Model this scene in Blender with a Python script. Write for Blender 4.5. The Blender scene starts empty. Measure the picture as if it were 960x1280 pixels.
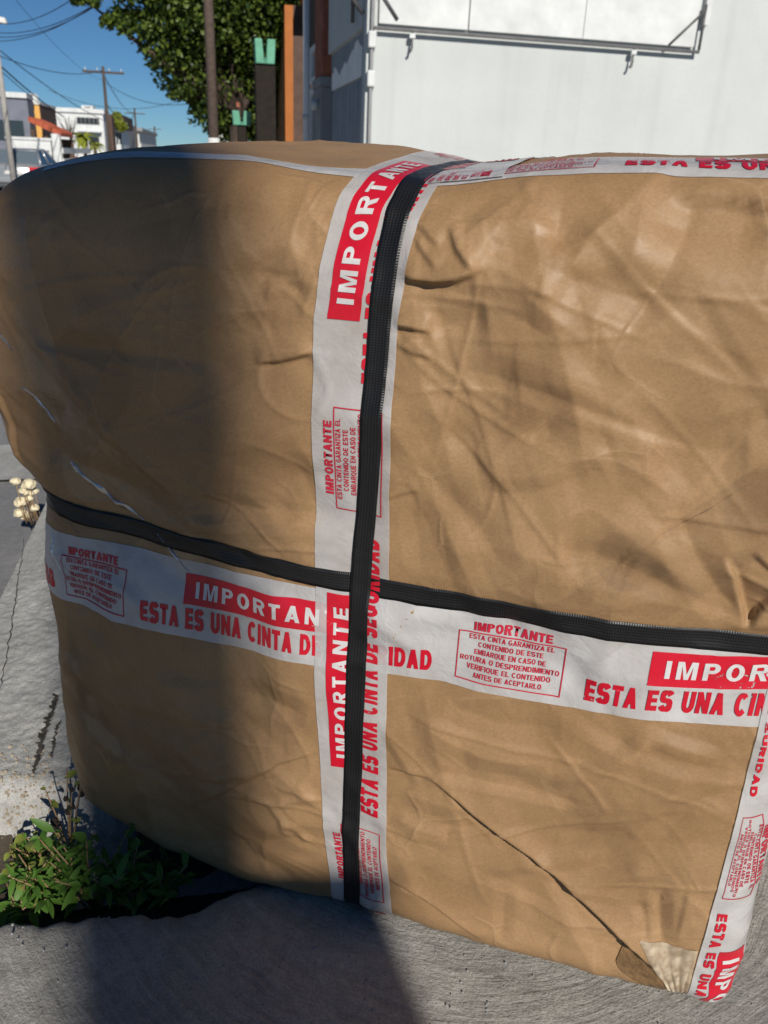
import bpy, bmesh, math, random
import numpy as np
from mathutils import Vector, Matrix
from mathutils.bvhtree import BVHTree

scene = bpy.context.scene
COL = scene.collection
R = math.radians

# ---------------------------------------------------------------- camera
CAM_H, CAM_PITCH, CAM_ROLL, FPX = 0.8, R(23.3), R(2.5), 1020.0
cam_f = np.array([0, math.cos(CAM_PITCH), -math.sin(CAM_PITCH)])
_r0 = np.array([1., 0, 0]); _u0 = np.cross(_r0, cam_f)
cam_r = math.cos(CAM_ROLL) * _r0 + math.sin(CAM_ROLL) * _u0
cam_u = -math.sin(CAM_ROLL) * _r0 + math.cos(CAM_ROLL) * _u0
cam_c = np.array([0, 0, CAM_H])
cd = bpy.data.cameras.new('camera'); camera = bpy.data.objects.new('camera', cd); COL.objects.link(camera)
M = Matrix.Identity(4)
for i in range(3):
    M[i][0] = cam_r[i]; M[i][1] = cam_u[i]; M[i][2] = -cam_f[i]; M[i][3] = cam_c[i]
camera.matrix_world = M
cd.sensor_fit = 'VERTICAL'; cd.sensor_height = 36; cd.lens = FPX / 1280 * 36
cd.clip_start = 0.02; cd.clip_end = 3000
cd.dof.use_dof = True; cd.dof.focus_distance = 0.8; cd.dof.aperture_fstop = 12
scene.camera = camera

# ---------------------------------------------------------------- light
SUN_EL, SUN_AZ = 32.0, 21.0            # sun behind the camera, SUN_AZ degrees to its right
to_sun = Vector((math.sin(R(SUN_AZ)) * math.cos(R(SUN_EL)), -math.cos(R(SUN_AZ)) * math.cos(R(SUN_EL)), math.sin(R(SUN_EL))))
sd = bpy.data.lights.new('sun', 'SUN'); sun = bpy.data.objects.new('sun', sd); COL.objects.link(sun)
sd.energy = 4.9; sd.angle = R(0.55); sd.color = (1, .94, .85)
sun.rotation_euler = to_sun.to_track_quat('Z', 'Y').to_euler(); sun.location = (3, -6, 8)
world = bpy.data.worlds.new('World'); scene.world = world; world.use_nodes = True
wn = world.node_tree
sky = wn.nodes.new('ShaderNodeTexSky'); sky.sky_type = 'NISHITA'; sky.sun_disc = False
sky.sun_elevation = R(SUN_EL); sky.sun_rotation = math.atan2(to_sun.x, to_sun.y)
sky.altitude = 2500; sky.air_density = 0.85; sky.dust_density = 0.0; sky.ozone_density = 8.0
tint = wn.nodes.new('ShaderNodeMixRGB'); tint.blend_type = 'MULTIPLY'; tint.inputs[0].default_value = 1; tint.inputs[2].default_value = (.93, 1.10, 1.06, 1)   # white balance of the whole sky
wn.links.new(sky.outputs[0], tint.inputs[1]); wn.links.new(tint.outputs[0], wn.nodes['Background'].inputs[0])
wn.nodes['Background'].inputs[1].default_value = 0.050
vs = scene.view_settings; vs.view_transform = 'Standard'; vs.look = 'None'; vs.exposure = 0.0; vs.gamma = 1
scene.cycles.max_bounces = 8; scene.cycles.transparent_max_bounces = 16

# ---------------------------------------------------------------- helpers
def ray(x, y):
    return cam_f + (x - 480) / FPX * cam_r - (y - 640) / FPX * cam_u
def on_ground(x, y, z=0):
    d = ray(x, y); return cam_c + (z - CAM_H) / d[2] * d
PHI = R(12.2)                                     # heading of the street, left of straight ahead
LX = np.array([math.cos(PHI), math.sin(PHI), 0]); SX = np.array([-math.sin(PHI), math.cos(PHI), 0])
def st(l, s, z=0): return l * LX + s * SX + np.array([0, 0, z])
def at_s(x, y, S):                                # street coordinates (l, s, z) of a sight line at distance S
    d = ray(x, y); t = (S - cam_c @ SX) / (d @ SX); p = cam_c + t * d; return p @ LX, p @ SX, p[2]
def at_l(x, y, L):
    d = ray(x, y); t = (L - cam_c @ LX) / (d @ LX); p = cam_c + t * d; return p @ LX, p @ SX, p[2]
def road_z(s): return -0.22 - 0.018 * s

def tag(o, label=None, cat=None, group=None, kind=None):
    if label: o['label'] = label
    if cat: o['category'] = cat
    if group: o['group'] = group
    if kind: o['kind'] = kind
    return o
def thing(name, loc, rz, label, cat, group=None):
    o = bpy.data.objects.new(name, None); COL.objects.link(o); o.empty_display_size = .1
    o.location = loc; o.rotation_euler = (0, 0, rz)
    return tag(o, label, cat, group)
def mesh_data(name, v, f, mat=None, smooth=False, uv=None):
    me = bpy.data.meshes.new(name)
    v = np.asarray(v, np.float32)
    if isinstance(f, np.ndarray):
        n, k = f.shape
        me.vertices.add(len(v)); me.vertices.foreach_set('co', v.ravel())
        me.loops.add(n * k); me.loops.foreach_set('vertex_index', f.ravel().astype(np.int32))
        me.polygons.add(n); me.polygons.foreach_set('loop_start', np.arange(0, n * k, k, dtype=np.int32))
        me.update(calc_edges=True)
    else:
        me.from_pydata([tuple(map(float, p)) for p in v], [], f)
    if smooth: me.polygons.foreach_set('use_smooth', np.ones(len(me.polygons), bool))
    if uv is not None:
        lay = me.uv_layers.new(name='uv'); idx = np.empty(len(me.loops), np.int32)
        me.loops.foreach_get('vertex_index', idx); lay.data.foreach_set('uv', np.asarray(uv, np.float32)[idx].ravel())
    if mat: me.materials.append(mat)
    me.validate()
    return me
def link(name, me, parent=None, loc=None):
    o = bpy.data.objects.new(name, me); COL.objects.link(o)
    if parent: o.parent = parent
    if loc is not None: o.location = loc
    return o
def obj(name, v, f, mat, parent=None, smooth=False, uv=None):
    return link(name, mesh_data(name, v, f, mat, smooth, uv), parent)
class MB:
    """collects simple solids into one mesh"""
    def __init__(s): s.v = []; s.f = []
    def add(s, v, f):
        n = len(s.v); s.v += [tuple(p) for p in v]; s.f += [tuple(i + n for i in q) for q in f]; return s
    def box(s, x0, x1, y0, y1, z0, z1):
        return s.add([(x0, y0, z0), (x1, y0, z0), (x1, y1, z0), (x0, y1, z0), (x0, y0, z1), (x1, y0, z1), (x1, y1, z1), (x0, y1, z1)],
                     [(0, 3, 2, 1), (4, 5, 6, 7), (0, 1, 5, 4), (1, 2, 6, 5), (2, 3, 7, 6), (3, 0, 4, 7)])
    def hexa(s, lo, hi):                                     # four lower and four upper corners
        return s.add(list(lo) + list(hi), [(0, 3, 2, 1), (4, 5, 6, 7), (0, 1, 5, 4), (1, 2, 6, 5), (2, 3, 7, 6), (3, 0, 4, 7)])
    def tube(s, pts, rad, n=8):
        pts = [Vector(p) for p in pts]; rads = rad if isinstance(rad, (list, tuple)) else [rad] * len(pts)
        vs_, k = [], len(pts)
        for i, p in enumerate(pts):
            d = (pts[min(i + 1, k - 1)] - pts[max(i - 1, 0)]).normalized()
            a = d.cross(Vector((0, 0, 1)));  a = a if a.length > 1e-3 else d.cross(Vector((1, 0, 0))); a.normalize(); b = d.cross(a)
            for j in range(n):
                t = 2 * math.pi * j / n; vs_.append(p + (a * math.cos(t) + b * math.sin(t)) * rads[i])
        fs = [(i * n + j, i * n + (j + 1) % n, (i + 1) * n + (j + 1) % n, (i + 1) * n + j) for i in range(k - 1) for j in range(n)]
        fs += [tuple(range(n))[::-1], tuple((k - 1) * n + j for j in range(n))]
        return s.add(vs_, fs)
    def build(s, name, mat, parent=None, smooth=False, bevel=0):
        o = obj(name, s.v, s.f, mat, parent, smooth)
        if bevel:
            m = o.modifiers.new('bevel', 'BEVEL'); m.width = bevel; m.segments = 2; m.limit_method = 'ANGLE'
        return o

def pnoise(p, freq, seed=0):
    """vectorised gradient noise, about -1..1"""
    p = np.asarray(p, float) * freq + seed * 17.31
    i = np.floor(p).astype(np.int64); f_ = p - i; w = f_ * f_ * f_ * (f_ * (f_ * 6 - 15) + 10)
    def grad(dx, dy, dz):
        h = ((i[:, 0] + dx) * 374761393 + (i[:, 1] + dy) * 668265263 + (i[:, 2] + dz) * 1442695041 + seed * 974711) & 0xffffffff
        h = ((h ^ (h >> 15)) * 1274126177) & 0xffffffff; h = ((h ^ (h >> 13)) * 2246822519) & 0xffffffff; h ^= h >> 16
        a = (h & 1023) / 1023 * 2 * np.pi; b = ((h >> 10) & 1023) / 1023 * 2 - 1; c = np.sqrt(1 - b * b)
        return (f_[:, 0] - dx) * c * np.cos(a) + (f_[:, 1] - dy) * c * np.sin(a) + (f_[:, 2] - dz) * b
    L = lambda a, b, t: a + (b - a) * t
    x0 = L(L(grad(0, 0, 0), grad(1, 0, 0), w[:, 0]), L(grad(0, 1, 0), grad(1, 1, 0), w[:, 0]), w[:, 1])
    x1 = L(L(grad(0, 0, 1), grad(1, 0, 1), w[:, 0]), L(grad(0, 1, 1), grad(1, 1, 1), w[:, 0]), w[:, 1])
    return L(x0, x1, w[:, 2]) * 1.6
def sstep(a, b, x):
    t = np.clip((x - a) / (b - a), 0, 1); return t * t * (3 - 2 * t)

# ---------------------------------------------------------------- materials
class NT:
    def __init__(s, name):
        s.m = bpy.data.materials.new(name); s.m.use_nodes = True; s.t = s.m.node_tree; s.b = s.t.nodes['Principled BSDF']
        s.out = s.t.nodes['Material Output']
    def n(s, typ, **k):
        o = s.t.nodes.new('ShaderNode' + typ)
        for a, b in k.items():
            if a.startswith('i_'): o.inputs[a[2:].replace('_', ' ')].default_value = b
            else: setattr(o, a, b)
        return o
    def l(s, a, b): s.t.links.new(a, b)
    def coord(s, which='Object'): return s.n('TexCoord').outputs[which]
    def noise(s, vec, scale, detail=4, rough=.55, dist=0, stretch=None):
        if stretch:
            mp = s.n('Mapping'); mp.inputs['Scale'].default_value = stretch; s.l(vec, mp.inputs[0]); vec = mp.outputs[0]
        o = s.n('TexNoise'); o.inputs['Scale'].default_value = scale; o.inputs['Detail'].default_value = detail
        o.inputs['Roughness'].default_value = rough; o.inputs['Distortion'].default_value = dist; s.l(vec, o.inputs['Vector'])
        return o.outputs['Fac']
    def ramp(s, fac, stops):
        o = s.n('ValToRGB'); e = o.color_ramp.elements
        while len(e) < len(stops): e.new(.5)
        for q, (p, c) in zip(e, stops):
            q.position = p; q.color = (c, c, c, 1) if isinstance(c, (int, float)) else (*c, 1)
        s.l(fac, o.inputs[0]); return o.outputs[0]
    def mix(s, fac, a, b, mode='MIX'):
        o = s.n('MixRGB', blend_type=mode)
        for sock, v in ((o.inputs[0], fac), (o.inputs[1], a), (o.inputs[2], b)):
            if isinstance(v, (int, float)): sock.default_value = v
            elif isinstance(v, tuple): sock.default_value = (*v, 1)
            else: s.l(v, sock)
        return o.outputs[0]
    def math(s, op, a, b=0.):
        o = s.n('Math', operation=op)
        for sock, v in ((o.inputs[0], a), (o.inputs[1], b)):
            if isinstance(v, (int, float)): sock.default_value = v
            else: s.l(v, sock)
        return o.outputs[0]
    def bump(s, h, strength=.5, dist=.001, prev=None):
        o = s.n('Bump'); o.inputs['Strength'].default_value = strength; o.inputs['Distance'].default_value = dist
        s.l(h, o.inputs['Height'])
        if prev: s.l(prev, o.inputs['Normal'])
        return o.outputs[0]
    def set(s, color=None, rough=None, normal=None, spec=None, metal=None, trans=None):
        for k, v in (('Base Color', color), ('Roughness', rough), ('Normal', normal), ('Specular IOR Level', spec), ('Metallic', metal)):
            if v is None: continue
            if isinstance(v, (int, float)): s.b.inputs[k].default_value = v
            elif isinstance(v, tuple): s.b.inputs[k].default_value = (*v, 1)
            else: s.l(v, s.b.inputs[k])
        return s.m

def simple(name, col, rough=.7, var=.25, scale=6., metal=0., spec=.4, bump=.0, bscale=60.):
    """a plain material with mottling, so that nothing is perfectly flat"""
    k = NT(name); c = k.coord()
    n = k.noise(c, scale, 5, .6)
    lo = tuple(x * (1 - var) for x in col); hi = tuple(min(1, x * (1 + var * .6)) for x in col)
    k.set(k.ramp(n, [(.3, lo), (.7, hi)]), rough, None, spec, metal)
    if bump: k.set(normal=k.bump(k.noise(c, bscale, 4), bump, .02))
    return k.m

def mat_kraft():
    k = NT('kraft_paper'); c = k.coord()
    base = k.ramp(k.noise(c, 5, 5, .6), [(.3, (.290, .170, .080)), (.7, (.385, .238, .120))])
    fib = k.noise(c, 330, 3, .7, 0, (1, 1, 1.35)); base = k.mix(.5, base, k.ramp(fib, [(.28, .60), (.72, 1.08)]), 'MULTIPLY')
    speck = k.ramp(k.noise(c, 900, 2, .6), [(.66, 1.0), (.74, .55)]); base = k.mix(.5, base, speck, 'MULTIPLY')
    # damp / grease stains with their own outline
    stain_n = k.math('SUBTRACT', k.noise(c, 26, 3), .5)
    for (a, b, r_, s_) in ((.338, .64, .034, .78), (.31, .565, .03, .86), (.225, .5, .028, .86), (.17, .47, .03, .88), (-.29, .6, .05, .86), (.30, .30, .04, .93), (.09, .62, .05, .95)):
        sub = k.n('VectorMath', operation='SUBTRACT'); k.l(c, sub.inputs[0]); sub.inputs[1].default_value = (a, 0, b)
        mp = k.n('Mapping'); mp.inputs['Scale'].default_value = (1, 0, 1); k.l(sub.outputs[0], mp.inputs[0])
        ln = k.n('VectorMath', operation='LENGTH'); k.l(mp.outputs[0], ln.inputs[0])
        d = k.math('ADD', ln.outputs['Value'], k.math('MULTIPLY', stain_n, .035))
        m_ = k.n('MapRange'); m_.inputs[1].default_value = r_ - .003; m_.inputs[2].default_value = r_ + .003; m_.inputs[3].default_value = s_; m_.inputs[4].default_value = 1
        k.l(d, m_.inputs[0]); base = k.mix(1., base, m_.outputs[0], 'MULTIPLY')
    # dry crease lines of paper that has been crumpled and pulled flat again
    n1 = k.bump(k.noise(c, 420, 3, .7), .16, .0005)
    nrm = n1
    nz = k.n('TexNoise'); nz.inputs['Scale'].default_value = 5.; nz.inputs['Detail'].default_value = 3; k.l(c, nz.inputs['Vector'])
    for sc_, st_, seed in ((5.0, .34, 0.), (12., .26, 3.3)):
        wv = k.n('VectorMath', operation='ADD'); k.l(c, wv.inputs[0])
        sc = k.n('VectorMath', operation='SCALE'); k.l(nz.outputs['Color'], sc.inputs[0]); sc.inputs['Scale'].default_value = .09; k.l(sc.outputs[0], wv.inputs[1])
        mp = k.n('Mapping'); mp.inputs['Location'].default_value = (seed, seed * .7, seed * 1.3); k.l(wv.outputs[0], mp.inputs[0])
        vo = k.n('TexVoronoi', feature='DISTANCE_TO_EDGE'); vo.inputs['Scale'].default_value = sc_; k.l(mp.outputs[0], vo.inputs['Vector'])
        msk = k.math('MULTIPLY', k.ramp(k.noise(c, 3.1 + seed, 2), [(.44, 0.), (.58, 1.)]), k.ramp(k.noise(c, 11 + seed, 2), [(.45, 0.), (.58, 1.)]))
        ln = k.math('MULTIPLY', k.math('SUBTRACT', 1., k.ramp(vo.outputs['Distance'], [(.0, 0.), (.05, 1.)])), msk)
        nrm = k.bump(ln, st_, .0028, nrm)
        thin = k.math('MULTIPLY', k.math('SUBTRACT', 1., k.ramp(vo.outputs['Distance'], [(.002, 0.), (.012, 1.)])), msk)
        base = k.mix(k.math('MULTIPLY', thin, .12), base, (.56, .40, .25))
    # browner, handled patches
    base = k.mix(.5, base, k.ramp(k.noise(c, 9, 4, .7, .5), [(.35, .78), (.6, 1.)]), 'MULTIPLY')
    k.set(base, k.ramp(k.noise(c, 18, 3), [(.3, .44), (.7, .62)]), nrm, .35)
    return k.m

def mat_tape(name='white_tape', lo=.66, hi=.90):
    k = NT(name); c = k.coord()
    col = k.ramp(k.noise(c, 30, 5, .6), [(.3, (.48, .47, .47)), (.7, (.60, .595, .595))])
    dirt = k.ramp(k.noise(c, 120, 4, .7), [(.60, 1.0), (.72, .72)]); col = k.mix(.35, col, dirt, 'MULTIPLY')
    nb = k.bump(k.noise(c, 34, 4, .55, 1.0), .8, .0022); nb = k.bump(k.noise(c, 300, 2), .1, .0004, nb)
    k.set(col, .25, nb, .5)
    tr = k.n('BsdfTransparent'); mx = k.n('MixShader')
    k.l(k.ramp(k.noise(c, 14, 3), [(.3, lo), (.7, hi)]), mx.inputs[0]); k.l(tr.outputs[0], mx.inputs[1]); k.l(k.b.outputs[0], mx.inputs[2]); k.l(mx.outputs[0], k.out.inputs[0])
    return k.m
def mat_red(name, col, hole, bm=.4):
    k = NT(name); c = k.coord()
    n = k.noise(c, 240, 4, .75, .4); big = k.noise(c, 22, 3)
    f = k.math('ADD', n, k.math('MULTIPLY', k.math('SUBTRACT', big, .5), .55))
    wear = k.ramp(f, [(hole, 0.), (hole + .05, 1.)])
    colr = k.mix(k.noise(c, 60, 3), col, tuple(x * .78 for x in col))
    nb = k.bump(k.noise(c, 34, 4, .55, .6), bm, .0016)
    k.set(colr, .3, nb, .45)
    tr = k.n('BsdfTransparent'); mx = k.n('MixShader')
    k.l(wear, mx.inputs[0]); k.l(tr.outputs[0], mx.inputs[1]); k.l(k.b.outputs[0], mx.inputs[2]); k.l(mx.outputs[0], k.out.inputs[0])
    return k.m
def mat_strap():
    k = NT('woven_black_strap'); uv = k.coord('UV')
    sp = k.n('SeparateXYZ'); k.l(uv, sp.inputs[0]); u, v = sp.outputs[0], sp.outputs[1]
    a = k.math('ADD', u, k.math('MULTIPLY', v, .75)); b = k.math('SUBTRACT', u, k.math('MULTIPLY', v, .75))
    wa = k.math('SINE', k.math('MULTIPLY', a, 2 * math.pi / .0042)); wb = k.math('SINE', k.math('MULTIPLY', b, 2 * math.pi / .0042))
    h = k.math('MULTIPLY', wa, wb)
    h01 = k.math('ADD', k.math('MULTIPLY', h, .5), .5)
    fib = k.noise(uv, 900, 2, .6, 0, (.25, 1, 1))
    hh = k.math('ADD', h01, k.math('MULTIPLY', fib, .25))
    col = k.mix(h01, (.004, .004, .0045), (.016, .016, .017))
    k.set(col, k.ramp(k.noise(uv, 40, 3), [(.3, .30), (.7, .46)]), k.bump(hh, .38, .0006), .4)
    return k.m
def mat_clear(name='clear_tape', base=.05, rough=.16, big=.6):
    k = NT(name); c = k.coord()
    gl = k.n('BsdfGlossy'); gl.inputs['Roughness'].default_value = rough
    nb = k.bump(k.noise(c, 28, 4, .6, 1.0), big, .004); nb = k.bump(k.noise(c, 110, 3, .6), .25, .0012, nb); k.l(nb, gl.inputs['Normal'])
    lw = k.n('LayerWeight'); fr5 = k.math('POWER', lw.outputs['Facing'], 4.); frn = k.math('ADD', k.math('MULTIPLY', fr5, .4), base)
    tr = k.n('BsdfTransparent'); tr.inputs[0].default_value = (.985, .98, .97, 1); mx = k.n('MixShader')
    k.l(frn, mx.inputs[0]); k.l(tr.outputs[0], mx.inputs[1]); k.l(gl.outputs[0], mx.inputs[2]); k.l(mx.outputs[0], k.out.inputs[0])
    return k.m
def mat_crumpled():
    k = mat_clear; m = mat_clear('crumpled_clear_tape', .22, .30, 1.)
    t = m.node_tree; out = t.nodes['Material Output']; prev = out.inputs[0].links[0].from_socket
    d = t.nodes.new('ShaderNodeBsdfDiffuse'); d.inputs[0].default_value = (.62, .52, .38, 1); mx = t.nodes.new('ShaderNodeMixShader'); nz = t.nodes.new('ShaderNodeTexNoise'); nz.inputs['Scale'].default_value = 60  # pale diffuse colour stands for the many small glints of the folds
    tc = t.nodes.new('ShaderNodeTexCoord'); t.links.new(tc.outputs['Object'], nz.inputs['Vector']); rp = t.nodes.new('ShaderNodeValToRGB'); rp.color_ramp.elements[0].position = .4; rp.color_ramp.elements[1].position = .65
    rp.color_ramp.elements[0].color = (.25, .25, .25, 1); rp.color_ramp.elements[1].color = (.8, .8, .8, 1)
    t.links.new(nz.outputs['Fac'], rp.inputs[0]); t.links.new(rp.outputs[0], mx.inputs[0]); t.links.new(prev, mx.inputs[1]); t.links.new(d.outputs[0], mx.inputs[2]); t.links.new(mx.outputs[0], out.inputs[0])
    return m
def mat_concrete(name, lo, hi, rings=None, streak=None):
    k = NT(name); c = k.coord()
    big = k.noise(c, 3, 5, .65); col = k.ramp(big, [(.3, lo), (.7, hi)])
    col = k.mix(.6, col, k.ramp(k.noise(c, 60, 5, .7), [(.3, .55), (.65, 1.0)]), 'MULTIPLY')
    col = k.mix(.6, col, k.ramp(k.noise(c, 420, 3, .6), [(.42, .7), (.6, 1.05)]), 'MULTIPLY')
    nb = k.bump(k.noise(c, 190, 5, .7), .7, .004)
    if rings:
        mp = k.n('Mapping'); mp.inputs['Location'].default_value = (-rings[0], -rings[1], 0); k.l(c, mp.inputs[0])
        ln = k.n('VectorMath', operation='LENGTH'); k.l(mp.outputs[0], ln.inputs[0])
        mp2 = k.n('Mapping'); mp2.inputs['Rotation'].default_value = (0, 0, R(100)); k.l(mp.outputs[0], mp2.inputs[0]); gr = k.n('TexGradient', gradient_type='RADIAL'); k.l(mp2.outputs[0], gr.inputs[0])
        d = k.math('ADD', ln.outputs['Value'], k.math('MULTIPLY', k.noise(c, 4, 3), .05))
        cb = k.n('CombineXYZ'); k.l(k.math('MULTIPLY', d, 1.), cb.inputs[0]); k.l(k.math('MULTIPLY', gr.outputs['Fac'], .22), cb.inputs[1])
        bro = k.noise(cb.outputs[0], 110, 4, .7)
        msk = k.ramp(k.noise(c, 7, 4, .6), [(.35, .1), (.65, .85)]); col = k.mix(msk, col, k.ramp(bro, [(.36, .62), (.56, 1.0)]), 'MULTIPLY'); nb = k.bump(bro, .45, .006, nb)
    if streak:
        bro = k.noise(c, 30, 4, .7, .2, streak); col = k.mix(.5, col, k.ramp(bro, [(.35, .6), (.6, 1.0)]), 'MULTIPLY'); nb = k.bump(bro, .5, .006, nb)
    k.set(col, .85, nb, .25)
    return k.m
def mat_leaf(name, lo, hi, trans=.35):
    k = NT(name); g = k.n('ObjectInfo'); geo = k.n('NewGeometry')
    col = k.ramp(geo.outputs['Random Per Island'], [(.0, lo), (1., hi)])
    k.set(col, .5, None, .4)
    tl = k.n('BsdfTranslucent'); k.l(k.mix(.5, col, (.22, .30, .03)), tl.inputs[0]); mx = k.n('MixShader'); mx.inputs[0].default_value = trans
    k.l(k.b.outputs[0], mx.inputs[1]); k.l(tl.outputs[0], mx.inputs[2]); k.l(mx.outputs[0], k.out.inputs[0])
    return k.m
def mat_glass(name, col=(.03, .04, .05)):
    k = NT(name); k.set(col, .06, None, .6); return k.m
def mat_wall_white():
    k = NT('white_painted_wall'); c = k.coord()
    col = k.ramp(k.noise(c, .8, 5, .6), [(.3, (.47, .50, .495)), (.7, (.545, .57, .565))])
    drip = k.noise(c, 1.6, 4, .6, 0, (3, 1, .12)); col = k.mix(.3, col, k.ramp(drip, [(.5, 1.0), (.75, .78)]), 'MULTIPLY')
    col = k.mix(.5, col, k.ramp(k.noise(c, 22, 5, .7), [(.62, 1.0), (.78, .80)]), 'MULTIPLY')
    k.set(col, .75, k.bump(k.noise(c, 18, 5, .6), .35, .01), .3)
    return k.m
MAT = dict(
    kraft=mat_kraft(), tape=mat_tape(), tape_thin=mat_tape('thin_white_tape', .52, .76), red=mat_red('red_print', (.56, .010, .028), .27), redbox=mat_red('fine_red_print', (.50, .02, .045), .26, 0.),
    strap=mat_strap(), clear=mat_clear(), crackdirt=simple('crack_dirt', (.045, .04, .035), .95, .4, 60), debris=simple('dry_debris', (.34, .29, .22), .9, .4, 120), browntape=simple('brown_packing_tape', (.17, .10, .045), .22, .3, 60, 0, .5, .4, 90), wrinkle=mat_clear('wrinkled_clear_tape', .42, .2, 1.), crumpled=mat_crumpled(), white_print=simple('white_letters', (.56, .55, .55), .35, .12, 60),
    slab=mat_concrete('brushed_concrete', (.33, .32, .295), (.49, .475, .44), rings=(.12, .98)),
    slab2=mat_concrete('worn_concrete', (.40, .40, .38), (.58, .575, .55), streak=(1, .2, 1)),
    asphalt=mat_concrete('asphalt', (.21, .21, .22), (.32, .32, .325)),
    soil=mat_concrete('soil', (.05, .04, .03), (.12, .10, .075)),
    wall=mat_wall_white(), bright=simple('bright_white_paint', (.78, .79, .79), .6, .12, 3), white=simple('white_paint', (.62, .64, .64), .6, .15, 3), offwhite=simple('off_white_plaster', (.62, .62, .60), .8, .2, 1.5),
    greydoor=simple('grey_blue_door_paint', (.21, .235, .28), .55, .2, 2.5), steel=simple('dark_steel', (.11, .11, .115), .5, .25, 10, .3),
    grey=simple('grey_cement', (.27, .275, .28), .85, .25, 3), brick=simple('brick_red_plaster', (.30, .105, .06), .85, .35, 4),
    darkwood=simple('dark_brown_wall', (.10, .06, .045), .8, .3, 4), orange=simple('orange_plaster', (.40, .135, .032), .8, .15, 3),
    brown=simple('shaded_orange_plaster', (.34, .19, .10), .85, .25, 3), pole=simple('weathered_wood', (.085, .062, .05), .9, .35, 14),
    cpole=simple('concrete_pole', (.36, .35, .33), .9, .2, 8), green=simple('mint_green_paint', (.13, .38, .26), .6, .25, 7),
    yellow=simple('yellow_plaster', (.72, .40, .11), .8, .15, 2), bluegrey=simple('blue_grey_plaster', (.17, .185, .23), .85, .2, 2),
    tile=simple('red_roof_tile', (.42, .10, .05), .8, .3, 8), glass=mat_glass('dark_glass'), window=mat_glass('window_glass', (.10, .13, .16)),
    silver=simple('silver_car_paint', (.42, .44, .46), .28, .08, 2, .55), blackp=simple('black_car_paint', (.012, .012, .014), .25, .2, 2, 0, .6),
    redp=simple('red_car_paint', (.33, .02, .02), .3, .15, 2, 0, .6), bluep=simple('blue_car_paint', (.05, .12, .32), .3, .15, 2, 0, .6),
    rubber=simple('tyre_rubber', (.018, .018, .018), .85, .3, 20), lamp_red=simple('red_lamp_plastic', (.5, .02, .03), .25, .2, 8),
    rim=simple('wheel_rim', (.4, .4, .42), .35, .1, 8, .6), wire=simple('black_cable', (.015, .016, .02), .7, .2, 4),
    leaf_tree=mat_leaf('tree_leaves', (.016, .040, .010), (.15, .21, .03), .3), leaf_weed=mat_leaf('weed_leaves', (.05, .15, .022), (.14, .27, .045)),
    leaf_pale=mat_leaf('pale_weed_leaves', (.19, .24, .04), (.32, .36, .08)), leaf_palm=mat_leaf('palm_leaves', (.16, .22, .03), (.36, .38, .05)),
    shaded_post=simple('shaded_post', (.02, .015, .012), .95, .4, 9), bark=simple('bark', (.075, .055, .042), .95, .4, 12), stem=simple('weed_stem', (.26, .17, .09), .8, .3, 40), dark_bud=simple('dry_dark_bud', (.03, .022, .018), .9, .4, 90),
    blossom=simple('cream_blossom', (.66, .58, .40), .8, .3, 60))
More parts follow.
